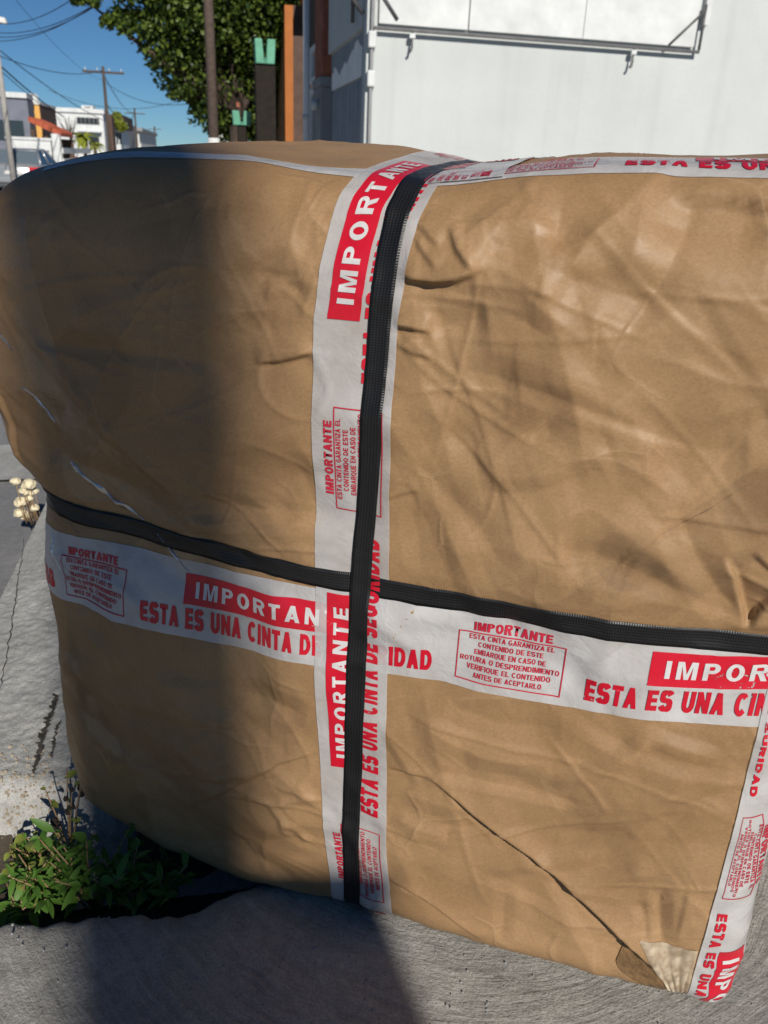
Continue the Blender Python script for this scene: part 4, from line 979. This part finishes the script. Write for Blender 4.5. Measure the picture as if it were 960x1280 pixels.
# blue-grey house at the far left
o, w_, z = house(-40, 33, 119, 44, 1.4, 'blue grey plastered house at the far left, nearest of the row', 'bluegrey')
l1 = at_s(34, 119, 44)[0]
MB().box(-w_ - .1, .02, -.12, 1.45, z + .002, z + .22).build('parapet', MAT['white'], o)
MB().box(-w_ + 1, -w_ + 2.2, -.05, -.003, Z_(175, 44, 10), Z_(150, 44, 10)).build('window', MAT['glass'], o)
# yellow house with tank
o, w_, z = house(32, 48.5, 130, 46, at_l(68, 150, at_s(48.5, 150, 46)[0])[1] - 46, 'yellow house with white water tank on its flat roof', 'yellow')
hd_ = at_l(68, 150, at_s(48.5, 150, 46)[0])[1] - 46
MB().box(.002, .03, .05, hd_ - .05, -3, z - .02).build('shaded_side_sheet', MAT['darkwood'], o)  # dark brown sheet stands for the unlit side of the yellow house
MB().box(-w_ - .05, .06, -.06, hd_ + .05, z + .002, z + .12).build('roof_edge', MAT['offwhite'], o)
zc = z + .121
tk = sthing('water_tank', at_s(41, 128, 47)[0], 47.0, zc, 'white water tank standing on the yellow house roof', 'water tank')
MB().tube([(0, 0, 0), (0, 0, .06), (0, 0, .3), (0, 0, .36), (0, 0, .4)], [.26, .29, .29, .2, .1], 16).build('tank', MAT['white'], tk, True)
# red tiled porch with white wall and gate
S = 42
lA = at_s(35, 150, S)[0]; lB = at_s(76, 166, S)[0]
po = sthing('tiled_porch', lA, S, 0, 'red tiled lean-to porch roof on dark posts beneath the yellow house', 'porch')
zA, zB = at_s(34, 148, S)[2], at_s(76, 167, S)[2]; L_ = lB - lA
rf = MB().hexa([(0, 0, zA - .12), (L_, 0, zB - .12), (L_, 3.6, zB - .12), (0, 3.6, zA - .12)], [(0, 0, zA), (L_, 0, zB), (L_, 3.6, zB), (0, 3.6, zA)]).build('roof', MAT['tile'], po)
for i in range(14):
    y = .12 + i * .25; MB().tube([(0, y, zA + .02), (L_, y, zB + .02)], .08, 6).build('roof_tile', MAT['tile'], rf, True)
for x in (.1, L_ * .5, L_ - .1): MB().box(x - .09, x + .09, .1, .28, -2, zB - .4 + (1 - x / L_) * (zA - zB)).build('post', MAT['darkwood'], po)
MB().box(0, L_, 3.4, 3.6, -2, zB - .2).build('back_wall', MAT['darkwood'], po)
S = 39
lA = at_s(9, 180, S)[0]; lB = at_s(63.5, 180, S)[0]
fw = sthing('garden_wall', lA, S, 0, 'low white garden wall with slots behind the silver car', 'wall')
zt = at_s(40, 175, S)[2]
m_ = MB().box(0, lB - lA, 0, .2, -3, zt); m_.build('wall', MAT['white'], fw)
MB().box(-.05, lB - lA + .05, -.05, .25, zt + .002, zt + .1).build('coping', MAT['white'], fw)
for px in (18, 42, 50): x = at_s(px, 188, S)[0] - lA; MB().box(x, x + .35, -.02, -.003, Z_(190, S, px), Z_(187.5, S, px)).build('slot', MAT['steel'], fw)
MB().box(lB - lA + .06, lB - lA + .38, -.1, .3, -3, at_s(63, 167, S)[2]).build('gate_post', MAT['white'], fw, bevel=.02)
gt = sthing('slat_gate', lB + .42, S, 0, 'white slatted gate in line with the low garden wall', 'gate')
gl_ = 9.0
for i in range(7):
    z = -2.0 + i * .42; 
    if z < zt + .2: MB().box(-.03, .03, .1, gl_, z, z + .22).build('slat', MAT['white'], gt)
for y in (.05, gl_ / 2, gl_): MB().box(-.06, .02 - .051, y, y + .12, -3, zt + .15).build('upright', MAT['white'], gt)
# white two storey house
S = 60
o, w_, z = house(62, 128, 139, S, 3, 'white two storey house with long dark upper window band', 'white')
lR = at_s(128, 139, S)[0]
def HX(px): return at_s(px, 150, S)[0] - lR
MB().box(-w_ - .1, .1, -.12, 3.1, z + .002, z + .25).build('parapet', MAT['white'], o)
f = MB().box(HX(96), HX(124), -.06, -.003, Z_(155, S, 110), Z_(147, S, 110)).build('window', MAT['steel'], o)
n_ = 5
for i in range(n_):
    a_ = HX(96) + .05 + i * (HX(124) - HX(96) - .1) / n_; MB().box(a_, a_ + (HX(124) - HX(96)) / n_ - .1, -.075, -.061, Z_(154.4, S, 110), Z_(147.6, S, 110)).build('pane', MAT['glass'], f)
f = MB().box(HX(100), HX(122), -.06, -.003, Z_(180, S, 110), Z_(170, S, 110)).build('window', MAT['steel'], o)
MB().box(HX(101), HX(121), -.075, -.061, Z_(179, S, 110), Z_(171, S, 110)).build('pane', MAT['glass'], f)
MB().box(HX(96), HX(126), -.4, -.003, Z_(165, S, 110), Z_(163.4, S, 110)).build('canopy', MAT['white'], o)
pw = MB().box(HX(101), HX(115), .9, 2.8, z + .252, Z_(131, S, 108)).build('roof_room', MAT['white'], o)
MB().box(HX(104.5), HX(112.5), .82, .898, z + .4, Z_(133, S, 108)).build('opening', MAT['steel'], pw)
# dark tall front, planted balcony and white ground floor
S = 70
o, w_, z = house(128, 139, 144, S, 2, 'tall dark brown house front right of the white two storey house', 'darkwood')
MB().box(-w_ * .7, -w_ * .3, -.05, -.003, Z_(160, S, 133), Z_(152, S, 133)).build('window', MAT['glass'], o)
S = 76
o, w_, z = house(135, 153, 142.5, S, 10, 'house with dark planted balcony over white ground floor', 'darkwood', base=Z_(160, 76, 145))
l1 = at_s(153, 150, S)[0]
g = MB().box(-w_ + .2, -.3, -.02, 8, -4, Z_(160.5, S, 145)).build('ground_floor', MAT['white'], o)
for a_, b_ in ((.45, .58), (.66, .8)): MB().box(-w_ + w_ * a_, -w_ + w_ * b_, -.06, -.023, Z_(180, S, 145), Z_(166, S, 145)).build('window', MAT['glass'], g)
S = 92
o, w_, z = house(150, 158, 153.5, S, 12, 'small grey block far along the row', 'grey')
MB().box(-w_ * .7, -w_ * .3, -.05, -.003, Z_(164, S, 154), Z_(158, S, 154)).build('window', MAT['glass'], o)
S = 104
o, w_, z = house(152, 175, 163, S, 30, 'low pale house with a row of slim columns far down the street', 'offwhite')
for i in range(6):
    x = -w_ + w_ * (i + .3) / 6.2; MB().box(x, x + w_ * .075, -.08, -.003, Z_(179, S, 160), Z_(165, S, 160)).build('column', MAT['white'], o); MB().box(x + w_ * .085, x + w_ * .15, -.03, -.003, Z_(178, S, 160), Z_(166.5, S, 160)).build('window', MAT['glass'], o)
MB().box(-w_ - .3, .3, -.5, 30, z + .002, z + .35).build('roof', MAT['grey'], o)

# ================================================================ cars
def car(l, s, rz, paint, label, group='cars parked along the left side of the street', name='parked_car'):
    o = sthing(name, l, s, road_z(s), label, 'car', group); o.rotation_euler = (0, 0, PHI + rz)
    # stations along the car (y forward from the rear): y, half width, floor, belt
    st_ = [(0, .74, .42, .86), (.08, .82, .28, .95), (.35, .86, .22, 1.0), (1.1, .87, .2, .98), (2.4, .87, .2, .95), (3.4, .86, .2, .92), (4.0, .82, .22, .84), (4.32, .74, .3, .70), (4.42, .62, .4, .58)]
    v, f = [], []; ring = lambda w_, a, b: [(-w_ * .9, a), (-w_, a + .12), (-w_ * 1.0, (a + b) / 2), (-w_ * .96, b - .06), (-w_ * .86, b), (0, b + .03), (w_ * .86, b), (w_ * .96, b - .06), (w_ * 1.0, (a + b) / 2), (w_, a + .12), (w_ * .9, a)]
    n = 11
    for y, w_, a, b in st_: v += [(x, y, z) for x, z in ring(w_, a, b)]
    for i in range(len(st_) - 1): f += [(i * n + j, i * n + (j + 1) % n, (i + 1) * n + (j + 1) % n, (i + 1) * n + j) for j in range(n)]
    f += [tuple(range(n))[::-1], tuple((len(st_) - 1) * n + j for j in range(n))]
    obj('body', v, [q[::-1] for q in f], MAT[paint], o, True)
    # cabin: pillars and roof, then glass set just inside
    cab = [(.55, .74, .99), (1.05, .60, 1.41), (2.15, .60, 1.45), (3.05, .76, .96)]
    roof = MB().hexa([(-.60, 1.0, 1.385), (.60, 1.0, 1.385), (.60, 2.2, 1.415), (-.60, 2.2, 1.415)], [(-.55, 1.08, 1.43), (.55, 1.08, 1.43), (.55, 2.1, 1.46), (-.55, 2.1, 1.46)]).build('roof', MAT[paint], o, True, .02)
    for sgn in (-1, 1):
        for (y0, y1, b_) in ((.62, 1.03, .02), (2.9, 2.18, .0), (1.72, 1.66, 0)):
            MB().tube([(sgn * .755, y0, .97), (sgn * .60, y1, 1.40)], .035, 6).build('pillar', MAT[paint], o, True)
    g = lambda nm, a: obj(nm, a, [(0, 1, 2, 3)], MAT['glass'], o)
    MB().hexa([(-.72, .60, .985), (.72, .60, .985), (.72, .63, .985), (-.72, .63, .985)], [(-.58, 1.03, 1.39), (.58, 1.03, 1.39), (.58, 1.06, 1.39), (-.58, 1.06, 1.39)]).build('rear_window', MAT['window'], o)
    MB().hexa([(-.73, 2.90, .97), (.73, 2.90, .97), (.73, 2.93, .96), (-.73, 2.93, .96)], [(-.58, 2.17, 1.39), (.58, 2.17, 1.39), (.58, 2.2, 1.39), (-.58, 2.2, 1.39)]).build('windscreen', MAT['window'], o)
    for sgn in (-1, 1):
        MB().hexa([(sgn * .765, .72, .97), (sgn * .765, 2.82, .97), (sgn * .745, 2.82, .97), (sgn * .745, .72, .97)], [(sgn * .605, 1.05, 1.385), (sgn * .605, 2.15, 1.385), (sgn * .59, 2.15, 1.385), (sgn * .59, 1.05, 1.385)]).build('side_window', MAT['glass'], o)
        tl = MB().hexa([(sgn * .80, -.012, .70), (sgn * .52, -.035, .70), (sgn * .52, .09, .70), (sgn * .845, .16, .70)], [(sgn * .80, .015, .90), (sgn * .52, -.02, .90), (sgn * .52, .09, .90), (sgn * .845, .2, .90)]).build('tail_light', MAT['lamp_red'], o, bevel=.01)
        MB().box(sgn * .92 - .09, sgn * .92 + .09, 2.55, 2.66, .93, 1.06).build('mirror', MAT[paint], o, True, .03)
        for y in (.85, 3.5):
            t_ = MB().tube([(sgn * .70, y, .31), (sgn * .885, y, .31)], .31, 20).build('wheel', MAT['rubber'], o)
            MB().tube([(sgn * .884, y, .31), (sgn * .90, y, .31)], .19, 14).build('rim', MAT['rim'], t_)
    MB().box(-.8, .8, -.06, .04, .40, .56).build('bumper', MAT[paint], o, bevel=.03)
    MB().box(-.26, .26, -.03, -.004, .66, .77).build('number_plate', MAT['offwhite'], o, bevel=.004)
    return o
lc_, sc_, _ = at_s(14, 200, 31.0)
car(lc_, 31.0, R(-4), 'silver', 'silver saloon car parked with its red tail light towards us')
cl = at_s(-24, 205, 24.5); car(cl[0] - .95, 22.5, 0, 'blackp', 'black car cut off by the left edge, nearest of the parked cars')
cl = at_s(82, 197, 52); car(cl[0] - .3, 52, 0, 'redp', 'small dark red car parked beyond the slatted gate')
cl = at_s(94, 195, 62); car(cl[0] - .2, 62, 0, 'bluep', 'small blue car parked beyond the dark red one')

# ================================================================ trees and plants
rs = np.random.RandomState(7)
def leaf_cloud(clusters, per, size, flat=.8):
    """many small folded leaves scattered in clumps; returns verts, tris"""
    V, Fc = [], []; base = 0
    for (cx, cy, cz, r_) in clusters:
        n = int(per * (r_ ** 2.2 if r_ > 1 else r_ ** 1.7)); d = rs.normal(size=(n, 3)); d /= np.linalg.norm(d, axis=1)[:, None]
        rad = r_ * rs.uniform(.25, 1.0, n) ** .6; rad *= 1 + .25 * pnoise(d * 1.7 + np.array([cx, cy, cz]), 2.2, 3)
        p = d * rad[:, None] * np.array([1, 1, flat]) + np.array([cx, cy, cz])
        ax = rs.normal(size=(n, 3)) + np.array([0, 0, -.35]); ax /= np.linalg.norm(ax, axis=1)[:, None]
        sd_ = np.cross(ax, rs.normal(size=(n, 3))); sd_ /= np.linalg.norm(sd_, axis=1)[:, None]; nn_ = np.cross(ax, sd_)
        L = size * rs.uniform(.65, 1.35, n)[:, None]; Wd = L * .34
        v = np.stack([p - ax * L * .5, p + sd_ * Wd + nn_ * Wd * .3, p + ax * L * .5, p - sd_ * Wd + nn_ * Wd * .3], 1).reshape(-1, 3)
        i = np.arange(n) * 4 + base; Fc.append(np.stack([i, i + 1, i + 2], 1)); Fc.append(np.stack([i, i + 2, i + 3], 1)); V.append(v); base += 4 * n
    return np.concatenate(V), np.concatenate(Fc)
def limb_tree(name, l, s, trunk_r, label, cl_px, per, size, leafmat, S_dep, ztrunk, cat='tree', base=None):
    o = sthing(name, l, s, road_z(s) if base is None else base, label, cat)
    inv = o.location; rot = Matrix.Rotation(-PHI, 3, 'Z')
    cl_ = []
    for i, (px, py, rp, ds) in enumerate(cl_px):
        w_ = st(*at_s(px, py, S_dep + ds)); q = rot @ (Vector(w_) - inv); cl_.append((q.x, q.y, q.z, rp / FPX * (S_dep + ds) * .98))
    m_ = MB().tube([(0, 0, -.2), (.03, 0, ztrunk * .4), (-.05, 0, ztrunk * .8), (0, 0, ztrunk)], [trunk_r * 1.3, trunk_r, trunk_r * .85, trunk_r * .8], 12)
    tr = m_.build('trunk', MAT['bark'], o, True)
    for (x, y, z, r_) in cl_[::3]:
        mid = (x * .45, y * .45, ztrunk + (z - ztrunk) * .35)
        MB().tube([(0, 0, ztrunk * .93), mid, (x * .95, y * .95, z)], [trunk_r * .5, trunk_r * .3, .02], 6).build('branch', MAT['bark'], tr, True)
    v, f = leaf_cloud(cl_, per, size); cr = obj('crown', v, f, MAT[leafmat], o); tag(cr, kind='stuff')
    return o
lt = at_s(300, 170, 24)[0]
limb_tree('broadleaf_tree', lt, 24, .26, 'large dark green broadleaf tree leaning over the street from the right footway',
    [(300, 25, 70, 0), (330, 60, 58, .5), (345, -10, 60, 0), (245, 15, 55, -1), (290, 75, 55, .6), (262, 55, 48, 0), (215, 28, 34, -1.2), (205, 60, 30, -1), (175, 28, 22, -1.5), (150, 24, 17, -1.6), (134, 27, 9, -1.6), (232, 85, 40, -.4), (222, 112, 15, -.6), (262, 105, 36, 0),
     (290, 120, 40, .8), (265, 140, 26, .2), (252, 128, 18, 0), (318, 110, 44, 1), (300, 150, 30, 1.2), (282, 165, 18, 1), (330, 150, 36, 1.4), (308, 176, 22, 1.5), (210, -20, 45, -1.5), (160, -25, 30, -2), (270, -45, 80, -1), (350, -60, 90, 0), (112, -6, 14, -2), (95, -2, 9, -2), (243, 108, 13, -.4), (345, 100, 38, 1.2), (350, 40, 40, .5), (365, 20, 36, 1)],
    1500, .13, 'leaf_tree', 24, 2.6)
# small far tree, yellow-green palm-like shrub, bare tree
lt = at_s(176, 176, 118)[0]
limb_tree('street_tree', lt, 118, .2, 'small dark tree at the far end of the left house row', [(176, 172, 5, 0), (171, 176, 4, 0), (180, 178, 4, 0)], 220, .5, 'leaf_tree', 118, 1.6)
lt = at_s(145, 155, 75.2)[0]
bp = sthing('balcony_plant', lt, 75.4, Z_(160, 75.4, 145), 'yellow green plant spilling over the dark balcony', 'plant')
v, f = leaf_cloud([(0, -.2, .5, .55), (.4, -.2, .1, .45), (-.3, -.2, .3, .4), (.1, -.2, .9, .35)], 900, .28); tag(obj('foliage', v, f, MAT['leaf_palm'], bp), kind='stuff'); MB().tube([(0, 0, -.1), (0, 0, .5)], .04, 6).build('stem', MAT['bark'], bp)
def palm(px, py, S, r_, label, nf=26, seed=1):
    l, _, z = at_s(px, py, S); o = sthing('garden_palm', l, S, road_z(S), label, 'palm'); zz = z - road_z(S); rg = random.Random(seed)
    MB().tube([(0, 0, -.2), (.05, 0, zz * .6), (0, 0, zz)], [.16, .12, .1], 8).build('trunk', MAT['bark'], o, True)
    for i in range(nf):
        az = rg.uniform(0, 6.283); up = rg.uniform(-.2, 1.2); L = r_ * rg.uniform(.75, 1.1); v, f = [], []
        d = Vector((math.cos(az), math.sin(az), 0)); sd_ = Vector((-d.y, d.x, 0))
        for k in range(7):
            t = k / 6; c_ = d * L * t * math.cos(up * .7) + Vector((0, 0, L * (math.sin(up) * t - .75 * t * t))); wd = r_ * .13 * math.sin(math.pi * min(1, .12 + t * .88)) + .01
            v += [c_ + sd_ * wd + Vector((0, 0, zz - wd * .5)), c_ + Vector((0, 0, zz)), c_ - sd_ * wd + Vector((0, 0, zz - wd * .5))]
        for k in range(6): f += [(3 * k, 3 * k + 1, 3 * k + 4, 3 * k + 3), (3 * k + 1, 3 * k + 2, 3 * k + 5, 3 * k + 4)]
        obj('frond', v, f, MAT['leaf_palm'], o)
palm(104, 172, 55, 1.05, 'yellow green young palm in front of the white two storey house', 26, 1)
palm(118, 182, 57, .8, 'low yellow green palm nearest the dark house front', 18, 5)
lb = at_s(88, 172, 54); bt = sthing('bare_tree', lb[0], 54, road_z(54), 'thin leafless tree beside the yellow green palm', 'tree')
zt = at_s(88, 166, 54)[2] - road_z(54)
tr = MB().tube([(0, 0, -.2), (0, 0, zt)], [.07, .05], 6).build('trunk', MAT['bark'], bt, True)
rg = random.Random(3)
for i in range(16):
    az = rg.uniform(0, 6.28); e_ = (math.cos(az) * rg.uniform(.3, .7), math.sin(az) * .5, zt + rg.uniform(.2, .9)); MB().tube([(0, 0, zt * rg.uniform(.7, 1)), (e_[0] * .5, e_[1] * .5, zt + .15), e_], [.03, .022, .01], 5).build('branch', MAT['bark'], tr, True)

# weeds in the gap beside the parcel
def leaf_mesh(name, L, Wd, mat, cup=.25, droop=.25):
    n = 5; v, f = [], []
    for k in range(n + 1):
        t = k / n; wd = Wd * (math.sin(math.pi * t ** .8) ** .9 if 0 < t < 1 else .0) * .5 + .0004
        z = L * (.18 * t - droop * t * t)
        v += [(-wd, L * t, z + cup * wd), (0, L * t, z), (wd, L * t, z + cup * wd)]
    for k in range(n): f += [(3 * k, 3 * k + 1, 3 * k + 4, 3 * k + 3), (3 * k + 1, 3 * k + 2, 3 * k + 5, 3 * k + 4)]
    return mesh_data(name, v, f, MAT[mat], True)
LM = dict(lance=leaf_mesh('lance_leaf', .023, .0062, 'leaf_weed'), broad=leaf_mesh('broad_leaf', .014, .0085, 'leaf_weed', .4), pale=leaf_mesh('pale_leaf', .013, .0085, 'leaf_pale', .4), tiny=leaf_mesh('tiny_leaf', .009, .006, 'leaf_pale', .4))
def weed(x, y, z0, h, nstem, per, kinds, label, seed, spread=.06, lean=(0, 0), buds=0, sc=1.0):
    rg = random.Random(seed); o = thing('weed', (x, y, z0), 0, label, 'weed', 'weeds growing in the gap beside the parcel')
    for i in range(nstem):
        az = rg.uniform(0, 6.283); r_ = spread * math.sqrt(rg.uniform(.05, 1)); hh = h * rg.uniform(.55, 1.0)
        b0 = Vector((rg.uniform(-.008, .008), rg.uniform(-.008, .008), 0)); top = Vector((math.cos(az) * r_ + lean[0], math.sin(az) * r_ + lean[1], hh))
        mid = b0.lerp(top, .5) + Vector((0, 0, hh * .12))
        MB().tube([b0, mid, top], [.0014, .0012, .0008], 5).build('stem', MAT['stem'], o, True)
        for k in range(per):
            t = rg.uniform(.25, 1.0); p = b0.lerp(mid, t * 2) if t < .5 else mid.lerp(top, t * 2 - 1)
            lf = link('leaf', LM[rg.choice(kinds)], o); lf.location = p; s_ = rg.choice([rg.uniform(.35, .8), rg.uniform(.8, 1.5)]) * sc; lf.scale = (s_, s_, s_)
            lf.rotation_euler = (rg.uniform(-.35, .75), rg.uniform(-.5, .5), rg.uniform(0, 6.283))
        for k in range(buds if i < 3 else 0):
            t = rg.uniform(.7, 1.0); p = b0.lerp(top, t)
            bm_ = bmesh.new(); bmesh.ops.create_icosphere(bm_, subdivisions=1, radius=.0045 * rg.uniform(.7, 1.3)); me = bpy.data.meshes.new('bud'); bm_.to_mesh(me); bm_.free(); me.materials.append(MAT['dark_bud'])
            b_ = link('bud', me, o); b_.location = p + Vector((rg.uniform(-.008, .008), rg.uniform(-.004, .004), rg.uniform(-.004, .006)))
    return o
def gp_(px, py, z): return on_ground(px, py, z)
Wd = [(118, 1128, .115, 13, 15, ('lance', 'lance', 'broad'), 'dark green narrow leaved weed tucked under the parcel', 11, .06),
      (75, 1132, .10, 13, 15, ('lance', 'broad'), 'bright green bushy weed in the middle of the gap', 12, .055),
      (155, 1130, .09, 12, 12, ('lance', 'broad'), 'shaded green weed deepest under the overhanging parcel', 13, .05),
      (36, 1120, .085, 11, 11, ('pale', 'pale', 'broad'), 'yellowish round leaved weed at the left of the gap', 14, .045),
      (25, 1150, .05, 8, 8, ('lance',), 'small fresh green weed on the broken slab edge', 15, .03),
      (205, 1120, .075, 10, 10, ('lance', 'broad'), 'darkest weed in the hollow below the parcel edge', 17, .06),
      (62, 1090, .075, 11, 10, ('pale', 'broad', 'tiny'), 'pale leaved weed behind the bushy green one', 16, .045)]
for px, py, h, ns, per, kinds, lab, sd_, sp in Wd:
    p = gp_(px, py, -.07); weed(p[0], p[1], -.08, h, ns, per, kinds, lab, sd_, sp)
p = gp_(80, 1075, -.04); weed(p[0], p[1] + .02, -.07, .155, 5, 5, ('tiny', 'pale', 'tiny'), 'tall spindly weed with dark dried seed heads', 21, .035, (.0, .02), 4)
# dry pale flowers at the kerb
p = on_ground(36, 648, -.05)
fo = thing('dry_flowers', tuple(p), 0, 'clump of cream dry flowers standing at the kerb left of the parcel', 'flowers')
rg = random.Random(8)
for i in range(16):
    e_ = Vector((rg.uniform(-.028, .022) + .012 * (i / 16), rg.uniform(-.02, .02), .004 + .10 * (i / 16) + rg.uniform(-.006, .006)))
    b0_ = Vector((e_.x * .8 + .01, e_.y, -.01)); MB().tube([b0_, (b0_ + e_) * .5, e_], .0012, 5).build("stem", MAT["stem"], fo, True)
    bm_ = bmesh.new(); bmesh.ops.create_icosphere(bm_, subdivisions=2, radius=.0125 * rg.uniform(.6, 1.25))
    for v_ in bm_.verts: v_.co *= 1 + rg.uniform(-.22, .22); v_.co.z *= .75
    me = bpy.data.meshes.new('blossom'); bm_.to_mesh(me); bm_.free(); me.materials.append(MAT['blossom'])
    b_ = link('blossom', me, fo); b_.location = e_
# grit lying on the slabs
sv_, sf_ = [], []
m_ = MB(); rg = random.Random(5)
for i in range(300):
    px, py = rg.uniform(-40, 1000), rg.uniform(1130, 1300); q = on_ground(px, py); s_ = rg.uniform(.0005, .0014)
    if q[1] > slab_edge(np.array([q[0]]))[0] - .01: continue
    m_.hexa([(q[0] - s_, q[1] - s_, -.001), (q[0] + s_, q[1] - s_ * .7, -.001), (q[0] + s_ * .8, q[1] + s_, -.001), (q[0] - s_, q[1] + s_ * .8, -.001)], [(q[0] - s_ * .6, q[1] - s_ * .5, s_), (q[0] + s_ * .5, q[1] - s_ * .6, s_ * 1.2), (q[0] + s_ * .5, q[1] + s_ * .5, s_), (q[0] - s_ * .6, q[1] + s_ * .5, s_ * .8)])
tag(m_.build('grit', MAT['grey']), kind='stuff')


# ================================================================ unseen pole and cabinet added behind the camera to cast the parcel's shadow
hz_ = Vector((to_sun.x, to_sun.y, 0)).normalized(); la_ = Vector((-hz_.y, hz_.x, 0))
bp_ = Vector((.2, -.42, 0)) + hz_ * 6.5
sp = thing('shadow_pole', tuple(bp_), math.atan2(la_.y, la_.x), 'unseen round grey pole added behind the camera to shade the parcel', 'pole')
MB().tube([(-.014, 0, -.2), (-.012, 0, 4.0), (-.006, 0, 5.5), (.0, 0, 9.5)], [.122, .118, .114, .10], 24).build('shaft', MAT['cpole'], sp, True)
for z in (1.4, 2.3): MB().tube([(-.13, .0, z), (-.02, .125, z), (.105, 0, z), (-.02, -.125, z), (-.13, 0, z)], .006, 6).build('steel_band', MAT['steel'], sp, True)
cb_ = Vector((.2, -.42, 0)) + hz_ * 2.2; ht_ = 2.2 * math.tan(R(SUN_EL)) + .685  # added out of view, sized to cast the wide low shadow
cbn = thing('shadow_cabinet', tuple(cb_), math.atan2(la_.y, la_.x), 'unseen tall grey cabinet added behind the camera to cast the low shadow', 'cabinet')
cs_ = MB().box(-.088, .228, -.13, .13, .1, ht_).build('case', MAT['grey'], cbn, bevel=.012)
MB().box(-.07, .21, .131, .145, .2, ht_ - .08).build('door', MAT['steel'], cs_, bevel=.004); MB().box(-.10, .24, -.15, .15, -.05, .098).build('plinth', MAT['cpole'], cbn)
